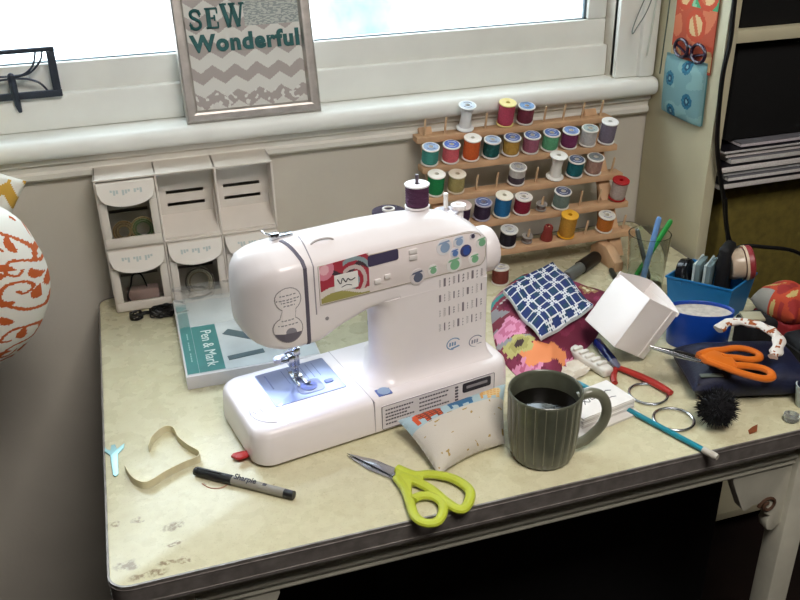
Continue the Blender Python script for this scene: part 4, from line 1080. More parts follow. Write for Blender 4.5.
# navy lattice cloth folded on top
Q = [Vector((.646, .437, .7935)), Vector((.774, .513, .795)), Vector((.758, .338, .796)), Vector((.637, .275, .7915))]   # left, top, right, bottom
QC = sum(Q, Vector()) / 4
def lattice(x, y):
    x %= 1; y %= 1
    for (cx, cy, hx, hy) in ((0, 0, .41, .21), (1, 0, .41, .21), (0, 1, .41, .21), (1, 1, .41, .21), (.5, .5, .21, .41), (.5, -.5, .21, .41), (.5, 1.5, .21, .41)):
        dx, dy = abs(x - cx) - hx, abs(y - cy) - hy
        d = max(dx, dy)
        if abs(d) < .036: return True
    return False
def nav(u, v): return lin('#cfd0d2') if lattice(u * 3.7 + v * .1, v * 3.9 + .2) else (lin('#182c62') if (int(u * 8.8) + int(v * 9.2)) % 3 else lin('#123a55'))
def nav_s(off):
    def f(u, v):
        p = (Q[0] * (1 - u) + Q[3] * u) * (1 - v) + (Q[1] * (1 - u) + Q[2] * u) * v
        e = min(u, 1 - u, v, 1 - v)
        z = .003 * math.sin(u * 9 + v * 4) * (1 - v * .3) + .004 * noise.noise(Vector((u * 3, v * 3, 8))) - .006 * max(0, .12 - e) / .12
        return Vector((p.x, p.y, p.z + z + off)) - QC
    return f
m = MB(); m.grid(nav_s(.004), 230, 230, nav); m.grid(nav_s(-.002), 60, 60, lambda u, v: lin('#bfc2c4'))
ed = []
for (fu, fv) in ((lambda t: t, lambda t: 0), (lambda t: 1, lambda t: t), (lambda t: 1 - t, lambda t: 1), (lambda t: 0, lambda t: 1 - t)):
    a_, b_ = nav_s(.004), nav_s(-.002)
    N_ = 60; m.add([a_(fu(k / N_), fv(k / N_)) for k in range(N_ + 1)] + [b_(fu(k / N_), fv(k / N_)) for k in range(N_ + 1)], [[k, k + 1, N_ + 2 + k, N_ + 1 + k] for k in range(N_)], None, [lin('#c9cbcc')] * N_)
place(tag(m.build('lattice_cloth', M_PRINT), 'folded navy cloth with white lattice print on the floral fabric', 'cloth'), QC + Vector((0, 0, .002)))

# ------------------------------------------------------------------ tipped white drawer at right
wbx = thing('loose_drawer', 'white plastic drawer tipped on its side between fabric and blue tub', 'drawer')
Rm = Matrix(((.1302, -.5614, .8172), (-.9827, .0367, .1817), (-.1320, -.8267, -.5469)))
a1 = Vector(Rm.col[0]).normalized(); a2 = (Vector(Rm.col[1]) - a1 * a1.dot(Vector(Rm.col[1]))).normalized(); a3 = a1.cross(a2)
wbx.matrix_world = Matrix(((a1.x, a2.x, a3.x, .7603), (a1.y, a2.y, a3.y, .2788), (a1.z, a2.z, a3.z, .8778), (0, 0, 0, 1)))
A_, L2, B_ = .0747, .0867, .0755; w = .0022
m = MB()
m.box((0, 0, 0), (A_, L2, w), .0008)                       # bright face
m.box((A_ - w, 0, 0), (A_, L2, B_), .0008)                 # right face
m.box((0, -.004, 0), (w, L2, B_), .0008)
m.box((0, 0, B_ - w), (A_, L2, B_), .0008)
m.box((0, L2 - w, 0), (A_, L2, B_), .0008)
m.box((w, .020, w), (A_ - w, .022, B_ - w))                          # recessed inner floor
m.build('tub', M_WHITE, wbx)
m = MB()   # curved rim lip across the far corner
pts = []
def rimp(t_): return Vector((A_ * t_ ** 1.3, -.016 * math.sin(PI * t_) ** .8, B_ * (1 - (1 - t_) ** 1.6)))
n_ = 24
tp = [Vector((w * .5 + (A_ - w) * (1 if t_ > .5 else 0) * 0 + A_ * max(0, 2 * t_ - 1), -.013 * math.sin(PI * t_) ** .8, B_ * min(1, 2 * t_))) for t_ in [k / n_ for k in range(n_ + 1)]]
bt = [Vector((p.x, .006, p.z)) for p in tp]
off = Vector((.0015, 0, -.0015))
m.add(tp + bt + [p + off for p in tp] + [p + off for p in bt], [[k, k + 1, n_ + 2 + k, n_ + 1 + k] for k in range(n_)] + [[2 * (n_ + 1) + k, 2 * (n_ + 1) + k + 1, 3 * (n_ + 1) + k + 1, 3 * (n_ + 1) + k] for k in range(n_)] + [[k, k + 1, 2 * (n_ + 1) + k + 1, 2 * (n_ + 1) + k] for k in range(n_)])
m.build('lip', M_WHITE, wbx)
m = MB(); m.box((.018, .0185, .030), (.034, .0205, .052)); m.build('tag_slot', cm('#9aa3b6', .5), wbx)
m = MB(); m.box((A_ - .0005, .002, B_ * .78), (A_ + .0012, L2 - .001, B_ * .86), .0005); m.build('rib', M_WHITE, wbx)

# ------------------------------------------------------------------ things around the white drawer
o = thing('plastic_clip_strip', 'white ribbed plastic strip lying in front of the lattice cloth', 'strip', (.6925, .283, TZ + .0005), (0, 0, -76))
m = MB(); m.box((0, -.010, 0), (.085, .010, .015), .005, 3); 
for k in range(5): m.box((.012 + k * .013, -.0085, .013), (.019 + k * .013, .0085, .0185), .002)
m.build('strip_body', cm('#cfcbc2', .45), o)
m = MB(); m.grid(lambda u, v: Vector((-.03 + .06 * u, -.022 + .044 * v, .002 + .014 * abs(noise.noise(Vector((u * 3.1, v * 3.3, 2)))))), 16, 12)
place(tag(m.build('crumpled_tissue', mat('thin_tissue', '#c9c0b0', .8, var=.05), ang=25), 'crumpled cream tissue scrap between cup and white strip', 'tissue'), (.668, .235, TZ + .0005), (0, 0, 20))
o = thing('highlighter', 'glossy dark blue pen lying under the tipped white drawer', 'pen', (.741, .290, TZ + .0075), (0, 0, -96))
m = MB(); m.lathe([(0, 0), (.006, 0), (.0075, .003), (.0075, .060), (.006, .064), (0, .064)], 18, RY(90)); m.build('barrel', cm('#10235e', .15), o)
m = MB(); m.lathe([(0, .063), (.0066, .063), (.006, .076), (.003, .082), (0, .082)], 18, RY(90)); m.build('tip', cm('#5f5f72', .3), o)
o = thing('blue_pen', 'blue ballpoint pen poking out behind the mug', 'pen', (.566, .190, TZ + .0048), (0, 0, 14))
m = MB(); m.lathe([(0, 0), (.0045, .001), (.0045, .06), (0, .061)], 14, RY(90)); m.build('barrel', cm('#23308c', .35), o)
# red pliers
o = thing('pliers', 'small pliers with red handles beside the binder rings', 'pliers', (.733, .205, TZ + .006))
m = MB(); P1 = spline([(.0, .010, 0), (.012, -.010, 0), (.024, -.035, 0), (.033, -.062, 0), (.036, -.078, 0)], 6); m.tube(P1, [.0045 + .0015 * math.sin(PI * k / (len(P1) - 1)) for k in range(len(P1))], 10, flat=.8); m.build('handle', cm('#a52a22', .4), o)
m = MB(); P2 = spline([(-.002, .008, 0), (-.012, -.004, 0), (-.020, -.016, 0), (-.0245, -.028, 0)], 6); m.tube(P2, [.0045] * len(P2), 10, flat=.8); m.build('handle', cm('#9c2a24', .4), o)
m = MB(); m.prism([(-.006, .004), (.004, .004), (.006, .014), (.002, .040), (0, .044), (-.004, .040), (-.008, .014)], -.003, .003, .0008); m.lathe([(0, 0), (.004, 0), (.004, .0012), (0, .0012)], 14, T(-.001, .010, .003)); m.build('jaws', M_STEEL, o)
# black marker lying near the rack
o = thing('black_marker', 'fat black marker lying behind the lattice cloth', 'marker', (.765, .470, TZ + .040), (0, 0, 33))
m = MB(); m.lathe([(0, .048), (.0125, .048), (.0125, .104), (.011, .108), (0, .108)], 20, RY(90)); m.build('cap', cm('#0c0c0e', .4), o)
m = MB(); m.lathe([(0, 0), (.009, 0), (.011, .004), (.011, .048), (0, .048)], 20, RY(90)); m.build('barrel', cm('#5e615c', .4), o)
o.location = (.785, .478, TZ + .0128)
o.location = (.800, .505, TZ + .0126)

# ------------------------------------------------------------------ glass jar with pens
jr = thing('glass_jar', 'clear glass tumbler of pens in front of the bookcase', 'jar', (.925, .452, TZ))
m = MB(); m.lathe([(0, 0), (.029, 0), (.031, .003), (.036, .096), (.0365, .099), (.0345, .099), (.034, .096), (.029, .008), (0, .006)], 36); m.build('glass', mat('jar_glass', '#eef4f0', .03, var=0, trans=1., ior=1.3), jr)
def pen(name, label, a, b, r, hexc, tiphex, cat='pen'):
    a, b = Vector(a), Vector(b); d = b - a; L_ = d.length
    q = d.to_track_quat('Z', 'Y'); o = thing(name, label, cat, a); o.rotation_euler = q.to_euler()
    m = MB(); m.lathe([(0, .012), (r, .012), (r, L_ - .004), (r * .7, L_), (0, L_)], 14); m.build('barrel', cm(hexc, .35, var=.02), o)
    m = MB(); m.lathe([(0, 0), (r * .3, 0), (r * .95, .012), (0, .013)], 12); m.build('tip', cm(tiphex, .35), o)
    return o
pen('pen', 'pale blue pen standing in the glass tumbler', (.916, .447, TZ + .0085), (.932, .441, .882), .0048, '#6f9ad0', '#3a4f86')
pen('pen', 'bright green pen leaning right in the glass tumbler', (.912, .466, TZ + .0095), (.957, .442, .873), .0045, '#2f9a43', '#1d2320')
pen('pen', 'dark grey pen leaning left in the glass tumbler', (.938, .456, TZ + .0085), (.896, .449, .862), .0040, '#565f58', '#222222')
pen('pen', 'dark green black pen lying on the table by the tumbler', (.868, .420, TZ + .0055), (.897, .520, TZ + .0055), .0046, '#18211b', '#777777')

# ------------------------------------------------------------------ blue tub with containers
BT = [(.898, .352), (.965, .272), (1.040, .312), (.975, .392)]
bc_ = Vector((sum(p[0] for p in BT) / 4, sum(p[1] for p in BT) / 4, TZ))
tub = thing('storage_tub', 'blue plastic storage tub full of small containers', 'tub', bc_)
m = MB()
def q4(s, z): return [Vector(((p[0] - bc_.x) * s, (p[1] - bc_.y) * s, z)) for p in BT]
rg = [q4(.86, 0), q4(1.0, .066), q4(1.05, .067), q4(1.05, .063), q4(1.02, .063)]
m.add(sum([q4(.86, 0), q4(1.0, .064), q4(1.035, .065), q4(1.035, .068), q4(.985, .068), q4(.85, .003)], []), [[i * 4 + k, i * 4 + (k + 1) % 4, (i + 1) * 4 + (k + 1) % 4, (i + 1) * 4 + k] for i in range(5) for k in range(4)] + [[3, 2, 1, 0], [20, 21, 22, 23]])
m.build('tub_wall', cm('#1e6ea4', .4, var=.04), tub, smooth=False)
o = thing('round_tin', 'round black tin standing on edge at the left of the blue tub', 'tin', (.9350, .3535, TZ + .0615), (0, 0, 0))
m = MB(); m.lathe([(0, -.009), (.026, -.009), (.028, -.007), (.028, .007), (.026, .009), (.020, .010), (0, .010)], 32, RZ(-52) @ RY(80)); m.build('tin_body', cm('#0c0d12', .15), o)
m = MB(); m.tube([(.028 * math.cos(2 * PI * k / 36), .028 * math.sin(2 * PI * k / 36), .003) for k in range(36)], .0012, 6, True, RZ(-52) @ RY(80)); m.build('tin_rim', cm('#22252c', .15), o)
zc = TZ + .0045
def clear_case(label, P, rz):
    o = thing('clear_case', label, 'case', P, (0, 0, rz), 'clear cases in the blue tub')
    m = MB(); m.box((-.022, -.0045, .003), (.022, .0045, .085), .002); m.build('case_body', mat('grey_clear_plastic', '#7f9496', .15, var=.05, trans=.35), o)
    m = MB(); m.tube([(-.022, -.005, .006), (-.022, -.005, .085), (.022, -.005, .085), (.022, -.005, .006)], .0020, 6); m.build('case_rim', cm('#bcc9c6', .3), o)
    return o
clear_case('clear plastic case beside the round black tin in the tub', (.9560, .345, zc), -142)
clear_case('clear plastic case beside the tall black case in the tub', (.9690, .334, zc), -142)
o = thing('black_case', 'tall black soft case standing upright in the blue tub', 'case', (.9860, .324, zc), (0, 0, -52))
m = MB(); m.box((-.010, -.022, .002), (.010, .022, .118), .008, 3); m.build('case_body', cm('#08080a', .7), o)
m = MB(); m.tube([(-.0105, -.016, .10), (-.0105, .016, .10)], .0012, 6); m.build('zip', cm('#1c1c20', .4), o)
o = thing('lidded_jar', 'small clear jar with dull red lid tipped in the blue tub', 'jar', (1.0020, .316, TZ + .088), (0, 82, -20))
m = MB(); m.lathe([(0, 0), (.023, 0), (.025, .003), (.025, .020), (.022, .022), (0, .022)], 28, T(0, 0, -.012)); m.build('jar_body', cm('#b7a48e', .25, var=.08), o)
m = MB(); m.lathe([(0, .010), (.027, .010), (.028, .012), (.028, .021), (.026, .023), (0, .023)], 28); m.build('lid', cm('#8a2f34', .4, var=.1), o)
m = MB(); m.lathe([(.0275, .009), (.029, .009), (.029, .013), (.0275, .013), (.0275, .009)], 28); m.build('rim', cm('#c9b49a', .4), o)
# oval blue cup in front of the tub
o = thing('blue_cup', 'royal blue oval cup in front of the blue tub', 'cup', (.890, .244, TZ), (0, 0, -28))
m = MB(); sc_ = Matrix.Diagonal((1.0, .55, 1, 1)); m.lathe([(0, 0), (.044, 0), (.046, .003), (.049, .060), (.0485, .062), (.0465, .061), (.044, .006), (0, .004)], 40, sc_); m.build('cup_wall', cm('#0f3f9c', .3, var=.06), o)
m = MB(); m.lathe([(0, .0545), (.0462, .0545), (.0462, .0565), (0, .0565)], 40, sc_); m.build('paper_filling', cm('#b3aca2', .8, var=.2, scale=120), o)

# ------------------------------------------------------------------ navy pouch, orange scissors
po = thing('zip_pouch', 'navy blue zip pouch under the orange scissors', 'pouch', (.882, .128, TZ), (0, 0, -16))
m = MB()
def pouch_s(s):
    def f(u, v):
        a_, b_ = 2 * u - 1, 2 * v - 1
        k = (max(0, 1 - abs(a_) ** 5) * max(0, 1 - abs(b_) ** 4)) ** .5
        z = .024 + s * .024 * k + (.002 * noise.noise(Vector((u * 6, v * 5, 1))) * k if s > 0 else 0)
        return Vector((.086 * a_ * (1 - .03 * (1 - b_ * b_)), .055 * b_, max(.0006, z)))
    return f
m.grid(pouch_s(1), 50, 34); m.grid(pouch_s(-1), 50, 34)
m.build('pouch_body', mat('navy_nylon', '#0b1230', .6, var=.3, scale=50, bump=.4, bscale=300), po)
m = MB(); m.tube([(-.08 + .16 * k / 12, -.050, .030 + .002 * math.sin(k)) for k in range(13)], .002, 6); m.build('zip', cm('#0a0a10', .4), po)
m = MB(); m.box((-.076, -.048, .0405), (-.044, -.040, .0425), .0008, M=RX(0)); m.build('woven_label', cm('#5f6a62', .7), po)
OX, OY = .792, .106
ox, oy, orz = .8062, .1120, -32
ogs = scissors('scissors', 'orange handled scissors lying on the navy pouch', (ox, oy, TZ + .0580), orz, '#c8641e', .078, 1.0, (0, 9))
A = [(.800, .121), (.822, .128), (.846, .129), (.866, .131), (.884, .127), (.894, .114), (.888, .103), (.872, .101), (.852, .108), (.832, .112)]
B = [(.802, .106), (.815, .092), (.828, .078), (.842, .066), (.860, .056), (.874, .058), (.880, .070), (.872, .081), (.852, .088), (.836, .090)]
loops(ogs, ox, oy, orz, A, B, '#c8661e', .0056, .0060)
m = MB(); P = [w2l(x, y, ox, oy, orz) for x, y in ((.797, .117), (.826, .129), (.845, .112), (.842, .090), (.830, .080), (.812, .094), (.799, .106))]
m.prism([(p[0], p[1]) for p in P], .0015, .0100, .002); m.build('handle_web', cm('#c8661e', .35, var=.03), ogs)
pen('seam_ripper', 'slim grey seam ripper lying on the navy pouch', (.823, .098, TZ + .0505), (.818, .140, TZ + .052), .0022, '#6e7a88', '#a08878', 'seam ripper')
# printed fabric strap (scrunchie) over the scissors
m = MB(); P = spline([(.868, .172, .812), (.888, .176, .818), (.908, .160, .822), (.920, .132, .824), (.918, .106, .822), (.900, .086, .818), (.888, .078, .8145)], 8)
N_ = len(P); vs, fs, cs = [], [], []
for i, p in enumerate(P):
    a_, b_ = P[max(0, i - 1)], P[min(N_ - 1, i + 1)]; t_ = (b_ - a_).normalized(); sd = t_.cross(Vector((0, 0, 1))).normalized(); up_ = sd.cross(t_)
    wd = .0085 + .0012 * math.sin(i * .8) - (.002 if i > N_ - 6 else 0)
    for k in range(16):
        an = 2 * PI * k / 16; vs.append(p + sd * math.cos(an) * wd + up_ * math.sin(an) * .0045 * (1 + .25 * math.sin(3 * an + i)))
for i in range(N_ - 1):
    for k in range(16):
        l = (k + 1) % 16; fs.append([i * 16 + k, i * 16 + l, (i + 1) * 16 + l, (i + 1) * 16 + k]); cs.append(lin('#8f4a1e') if noise.noise(Vector((i * .33, math.cos(2 * PI * k / 16) * 1.1, math.sin(2 * PI * k / 16)))) > .12 else lin('#cfc9c0'))
fs.append(list(range(16))[::-1]); cs.append(lin('#cfc9c0')); fs.append([(N_ - 1) * 16 + k for k in range(16)]); cs.append(lin('#cfc9c0'))
SO = Vector((.905, .13, TZ + .05)); m.add([v - SO for v in vs], fs, None, cs)
place(tag(m.build('hair_band', M_PRINT), 'white and brown printed cloth band curling over the orange scissors', 'cloth band'), SO + Vector((0, 0, .005)))
m = MB(); m.box((-.016, -.013, 0), (.016, .013, .004), .001)
place(tag(m.build('folded_card', cm('#9b957c', .7, var=.05)), 'dull beige folded card between blue cup and cloth band', 'card'), (.9560, .2080, TZ + .0527), (0, 0, -20))
# black box that carries pouch neighbours, with the red floral bag behind
o = thing('black_case', 'wide black sewing case at the right end of the table', 'case', (1.020, .125, TZ), (0, 0, 0))
m = MB(); m.box((-.024, -.070, .0), (.044, .060, .034), .008, 3); m.build('case_body', mat('black_cloth', '#06060a', .8, var=.3), o)
m = MB(); m.tube([(-.0245, -.055, .020), (-.0245, .045, .020)], .0012, 6); m.build('zip', cm('#15151c', .4), o)
m = MB(); m.box((-.024, -.024, 0), (.024, .024, .052), .008, 3)  # added block that blackens the gap between cup, pouch and bag
place(tag(m.build('dark_gap_filler', cm('#07070b', .8, var=.2)), 'small black block added to darken the gap under the folded card', 'case'), (.9660, .2080, TZ + .0005), (0, 0, 4))
rb = thing('floral_bag', 'red and orange floral bag on the black case at right', 'bag', (1.055, .245, TZ), (0, 0, -20))
m = MB(); m.box((-.040, -.042, .0), (.024, .034, .036), .006, 3); m.build('bag_base', cm('#7c1418', .8, var=.15), rb)
def bagc(u, v):
    s = noise.noise(Vector((u * 5, v * 5, 1)))
    if u < .16 and v > .6: return lin('#8b8880')
    return lin('#b09a5e') if s > .32 else (lin('#a83a1c') if s > -.12 else lin('#8c2420'))
m = MB()
for s in (1, -1):
    m.grid(lambda u, v, s=s: Vector(((-.044 + .072 * u), -.045 + .082 * v, max(.0365, .052 + s * .030 * ((1 - abs(2 * u - 1) ** 3) * (1 - abs(2 * v - 1) ** 3)) ** .5 + .003 * noise.noise(Vector((u * 4, v * 4, 0)))))), 44, 44, bagc)
m.build('bag_top', M_PRINT, rb)
rb.location.z = TZ
rb.location = (1.045, .236, TZ); rb.rotation_euler = (0, 0, math.radians(12))
# glass bits near the front right
o = thing('glass_bead', 'small clear glass bead dish near the front right table edge', 'bead', (.888, .024, TZ))
m = MB(); m.lathe([(0, 0), (.008, 0), (.011, .004), (.010, .010), (.006, .012), (.004, .008), (0, .007)], 20); m.build('bead_glass', mat('bead_glass', '#e6ebe6', .05, var=0, trans=.8), o)
o = thing('small_cup', 'small white plastic cup at the right table edge', 'cup', (.930, .048, TZ))
m = MB(); m.lathe([(0, 0), (.011, 0), (.012, .002), (.016, .030), (.0165, .033), (.0150, .033), (.0108, .004), (0, .003)], 24); m.build('cup_wall', cm('#b9c4c4', .3), o)
m = MB(); m.add([(-.011, -.004, 0), (0, -.006, .002), (.012, .004, .003), (.003, .005, .001), (-.006, .003, 0), (-.011, -.004, .0006), (0, -.006, .0026), (.012, .004, .0036), (.003, .005, .0016), (-.006, .003, .0006)], [[4, 3, 2, 1, 0], [5, 6, 7, 8, 9], [0, 1, 6, 5], [1, 2, 7, 6], [2, 3, 8, 7], [3, 4, 9, 8], [4, 0, 5, 9]])
place(tag(m.build('leaf_scrap', cm('#7a3d16', .8, var=.2)), 'small brown dried leaf scrap near the front right edge', 'leaf'), (.826, .021, TZ + .0003), (0, 0, 10))
# thin red tick on the dark side of the pouch
# ------------------------------------------------------------------ bookcase
bkc = thing('bookcase', 'tall cream bookcase standing at the right of the table', 'bookcase', (1.0785, .525, 0))
PTB = mat('cream_paint', '#c3bc9e', .5, var=.05, scale=10)
DKI = mat('bay_shade_black', '#0b0908', .9, var=.1)  # near-black backing, the shade inside the bays put into its colour
m = MB(); m.box((0, 0, 0), (.022, .213, 2.0), .0015); m.build('side_panel', PTB, bkc)
m = MB(); m.box((.78, 0, 0), (.80, .213, 2.0), .0015); m.build('side_panel', PTB, bkc)
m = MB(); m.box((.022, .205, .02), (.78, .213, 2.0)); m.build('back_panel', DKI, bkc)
for z, f in ((.06, 0), (.45, 0), (1.142, .0), (1.55, 0), (1.98, 0)):
    m = MB(); m.box((.022, f, z), (.78, .205, z + .020), .001); m.build('shelf', PTB, bkc)
m = MB(); m.box((.022, .045, .862), (.78, .205, .876), .001); m.build('shelf', cm('#2a241c', .7), bkc)
# storage bin, magazines, added black boxes that darken the bays
m = MB(); m.box((-.31, -.070, 0), (.31, .075, .384), .008, 3)
place(tag(m.build('fabric_bin', mat('olive_cloth', '#6a5e26', .9, var=.2, scale=60, bump=.3, bscale=300)), 'dull olive fabric bin on the shelf below the magazines', 'bin'), (1.0785 + .40, .525 + .124, .4705))
zz = .8765; mg = [('#d0cbc5', .013), ('#dad8d3', .010), ('#b9bbba', .009), ('#ddd8d4', .014), ('#cbc9c3', .012), ('#ddd7d2', .010), ('#c9c7c5', .008), ('#cdc6ca', .009)]
order = ['bottom', 'second from the bottom', 'third from the bottom', 'fourth from the bottom', 'fifth from the bottom', 'third from the top', 'second from the top', 'topmost']
for k, (hx, th) in enumerate(mg):
    o = thing('magazine', 'pale magazine, ' + order[k] + ' of the stack in the bookcase', 'magazine', (1.112 + .010 * ((k * 5) % 3) + (.016 if k == 7 else 0), .528 + .003 * ((k * 7) % 3), zz + .0002), (0, 0, 0), 'magazines stacked in the bookcase')
    m = MB(); m.box((0, 0, .0006), (.24, .19, th - .0022), .0012); m.build('pages', cm(hx, .7, var=.1, scale=300), o)
    m = MB(); m.box((-.0008, -.0008, th - .0020), (.2408, .19, th - .0010)); m.build('cover', cm(('#17161c', '#4a4a52', '#7a7a80')[(k * 2) % 3], .4), o); zz += th
m = MB(); m.box((0, 0, 0), (.60, .17, .17), .004)
place(tag(m.build('black_bay_filler', cm('#020202', .9, var=.2)), 'large black filler darkening the bay above the magazine stack', 'box'), (1.125, .548, zz + .001))
m = MB(); m.box((0, 0, 0), (.60, .17, .26), .004)
place(tag(m.build('black_bay_filler', cm('#020202', .9, var=.2)), 'black filler darkening the bay on the white upper shelf', 'box'), (1.118, .545, 1.1625))
# pouch hanging on the side panel
px = 1.0772
hp_ = thing('hanging_organizer', 'floral hanging organizer on the bookcase side with teal pocket', 'organizer', (px, .61, 1.0))
def yz(fn): return lambda u, v: fn(u, v) - Vector((px, .61, 1.0))
def tealc(u, v):
    for (cx, cy) in ((.62, .88), (.26, .62), (.72, .34), (.34, .08)):
        d = math.hypot((u - cx) * 1.1, (v - cy) * 1.0)
        if d < .03: return lin('#6f9aa0')
        if d < .065: return lin('#123f58') 
        if d < .125: return lin('#1f5f78') if noise.noise(Vector((u * 25, v * 25, 0))) < .25 else lin('#357a8c')
    return lin('#6c9193') if noise.noise(Vector((u * 4, v * 4, 2))) < .15 else lin('#7a9e9d')
def pocket(s):
    def f(u, v):
        yy = .678 - .126 * u + .004 * v; z = .996 + (.0 + .004 * u) + .105 * v - (0 if v > 0 else 0) - .006 * u * (1 - v)
        k = ((1 - abs(2 * u - 1) ** 3) * max(0.0, 1 - abs(2 * v - .9) ** 4)) ** .5 if True else 0
        return Vector((px - .002 - (s * .012 * k + .003 if s > 0 else 0), yy, z))
    return f
m = MB(); m.grid(yz(pocket(1)), 60, 56, tealc); m.grid(yz(pocket(0)), 10, 10, lambda u, v: lin('#6fa6ac')); m.build('pocket', M_PRINT, hp_)
def orgc(u, v):
    for (cx, cy) in ((.55, .52), (.12, .12), (.95, .15), (.2, .85), (.75, .9)):
        d = math.hypot(u - cx, (v - cy) * 1.3)
        if d < .16: return lin('#c9a878') if d > .0 and (u + v * .6) % .3 < .22 else lin('#b9603c')
        if d < .24: return lin('#b24428')
    if v > .74: return lin('#3f8a5e') if noise.noise(Vector((u * 6, v * 10, 0))) < .2 else lin('#7fb08a')
    return lin('#a8482e') if noise.noise(Vector((u * 3, v * 3, 5))) < .1 else lin('#bf6a48')
def upper(s):
    def f(u, v): return Vector((px - .0012 - s * (.0022 + .002 * math.sin(PI * u)), .672 - .122 * u, 1.085 + .145 * v))
    return f
m = MB(); m.grid(yz(upper(1)), 50, 60, orgc); m.grid(yz(upper(0)), 6, 6, lambda u, v: lin('#a8482e')); m.build('upper_panel', M_PRINT, hp_)
gg = thing('eyeglasses', 'dark purple eyeglasses tucked into the teal pocket', 'eyeglasses', (px - .0125, .603, 1.114))
M_GL = cm('#2a1830', .25)
m = MB()
for s in (-1, 1):
    m.tube([(0, s * .026 + .020 * math.cos(a_), .004 + .016 * math.sin(a_) * (1.0 if math.sin(a_) > 0 else .9)) for a_ in [2 * PI * k / 24 for k in range(24)]], .0030, 8, True)
m.tube([(0, -.008, .010), (-.001, 0, .013), (0, .008, .010)], .0028, 8); m.build('rims', M_GL, gg)
m = MB(); m.tube([(0, -.045, .010), (.004, -.043, .006), (.0045, .02, -.010)], .0024, 6); m.tube([(0, .045, .010), (.004, .043, .006), (.0035, -.02, -.014)], .0024, 6); m.build('temples', M_GL, gg)
# cords
m = MB(); m.tube(spline([(1.062, .508, 1.75), (1.066, .508, 1.40), (1.071, .508, 1.217), (1.074, .508, 1.153), (1.069, .508, 1.088), (1.077, .508, .982), (1.097, .508, .906), (1.110, .507, .866), (1.128, .506, .800), (1.145, .50, .755), (1.150, .51, .70), (1.16, .53, .60), (1.17, .55, .4745)], 10), .0042, 8)
tag(m.build('power_cord', M_BLACK), 'thick black cord running down the front edge of the bookcase', 'cord')
m = MB(); m.tube(spline([(1.108, .500, .872), (1.120, .496, .80), (1.124, .490, .76), (1.128, .50, .70), (1.135, .53, .60), (1.14, .55, .4733)], 8), .0028, 8)
tag(m.build('charging_cable', M_BLACK), 'thinner black cord beside the thick one below the magazines', 'cord')
m = MB(); m.tube(spline([(1.086, .455, .756), (1.10, .440, .800), (1.15, .425, .800), (1.22, .41, .780), (1.30, .40, .70), (1.36, .40, .3), (1.4, .38, .004)], 8), .0035, 8)
tag(m.build('side_cord', M_BLACK), 'black cord sagging away to the right above the floral bag', 'cord')
for nm, lab, pts, r, hx in (('hanging_wire', 'thin grey wire loop hanging at the top right of the window', [(1.080, .714, 1.35), (1.055, .714, 1.25), (1.02, .714, 1.16), (1.014, .714, 1.135), (1.022, .714, 1.142), (1.05, .714, 1.20), (1.066, .714, 1.35)], .0010, '#66706a'),
    ('hanging_wire', 'white cord with dark end hanging on the window casing', [(1.072, .716, 1.45), (1.066, .716, 1.28), (1.058, .716, 1.16), (1.052, .716, 1.09)], .0016, '#c6ccc2'),
    ('hanging_wire', 'dark wire hanging beside the orange patterned organizer', [(1.070, .695, 1.40), (1.0705, .692, 1.26), (1.071, .69, 1.20), (1.069, .69, 1.12), (1.067, .69, 1.06)], .0013, '#4a5348')):
    m = MB(); m.tube(spline(pts, 8), r, 6); tag(m.build(nm, cm(hx, .5)), lab, 'wire', 'wires hanging by the window')
# black cable snaking behind the rack
m = MB(); m.tube(spline([(.66, .690, .7535), (.70, .680, .7535), (.74, .668, .7535), (.79, .655, .7535), (.85, .66, .7535), (.95, .68, .7535)], 8), .003, 8)
tag(m.build('cable', M_BLACK), 'black cable on the table behind the thread rack', 'cable')

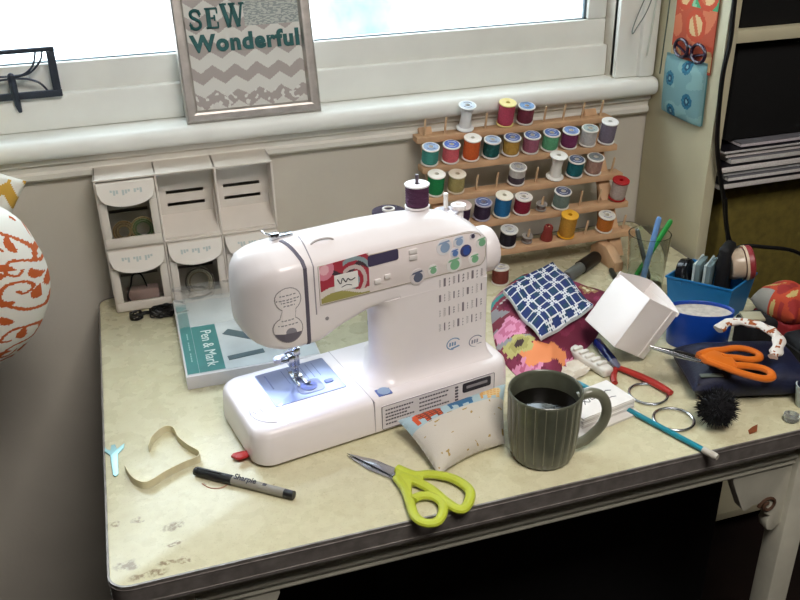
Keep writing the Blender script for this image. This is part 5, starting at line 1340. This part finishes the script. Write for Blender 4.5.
# ------------------------------------------------------------------ light
W = bpy.data.worlds.new('daylight'); SC.world = W; W.use_nodes = True
bg = W.node_tree.nodes['Background']; bg.inputs[0].default_value = (.86, .95, 1.0, 1); bg.inputs[1].default_value = 3.3
def area(name, loc, rot, sx, sy, power, col, portal=False):
    l = bpy.data.lights.new(name, 'AREA'); l.shape = 'RECTANGLE'; l.size = sx; l.size_y = sy; l.energy = power; l.color = col
    o = bpy.data.objects.new(name, l); COL.objects.link(o); o.location = loc; o.rotation_euler = [math.radians(a) for a in rot]
    if portal: l.cycles.is_portal = True
    return o
area('window_portal', ((WX0 + WX1) / 2, .90, (WZ0 + WZ1) / 2), (-90, 0, 0), WX1 - WX0, WZ1 - WZ0, 1, (1, 1, 1), True)
area('room_fill_light', (.5, -.85, 2.3), (0, 0, 0), .7, .7, 15, (1., .93, .87))  # added overhead fill from the room side, no fixture seen
l = bpy.data.lights.new('machine_lamp', 'AREA'); l.shape = 'RECTANGLE'; l.size = .02; l.size_y = .028; l.energy = .32; l.color = (.50, .62, 1.0)
o = bpy.data.objects.new('machine_lamp', l); COL.objects.link(o); o.matrix_world = SMW @ T(.075, .080, .1462) @ RX(-4)

# ------------------------------------------------------------------ camera
f_px = 885.; pit, yaw, rol = math.radians(27.1), math.radians(17.1), math.radians(-1.3)
fw = Vector((math.sin(yaw) * math.cos(pit), math.cos(yaw) * math.cos(pit), -math.sin(pit)))
rt = Vector((math.cos(yaw), -math.sin(yaw), 0)); up = rt.cross(fw)
r2 = rt * math.cos(rol) + up * math.sin(rol); u2 = -rt * math.sin(rol) + up * math.cos(rol)
cam = bpy.data.cameras.new('camera'); cam.sensor_width = 36; cam.lens = f_px / 800 * 36; cam.clip_start = .02
co = bpy.data.objects.new('camera', cam); COL.objects.link(co)
co.matrix_world = Matrix(((r2.x, u2.x, -fw.x, .098), (r2.y, u2.y, -fw.y, -.763), (r2.z, u2.z, -fw.z, 1.45), (0, 0, 0, 1)))
SC.camera = co
SC.view_settings.view_transform = 'Standard'; SC.view_settings.look = 'None'; SC.view_settings.gamma = 1; SC.view_settings.use_curve_mapping = False
SC.view_settings.exposure = 1.12
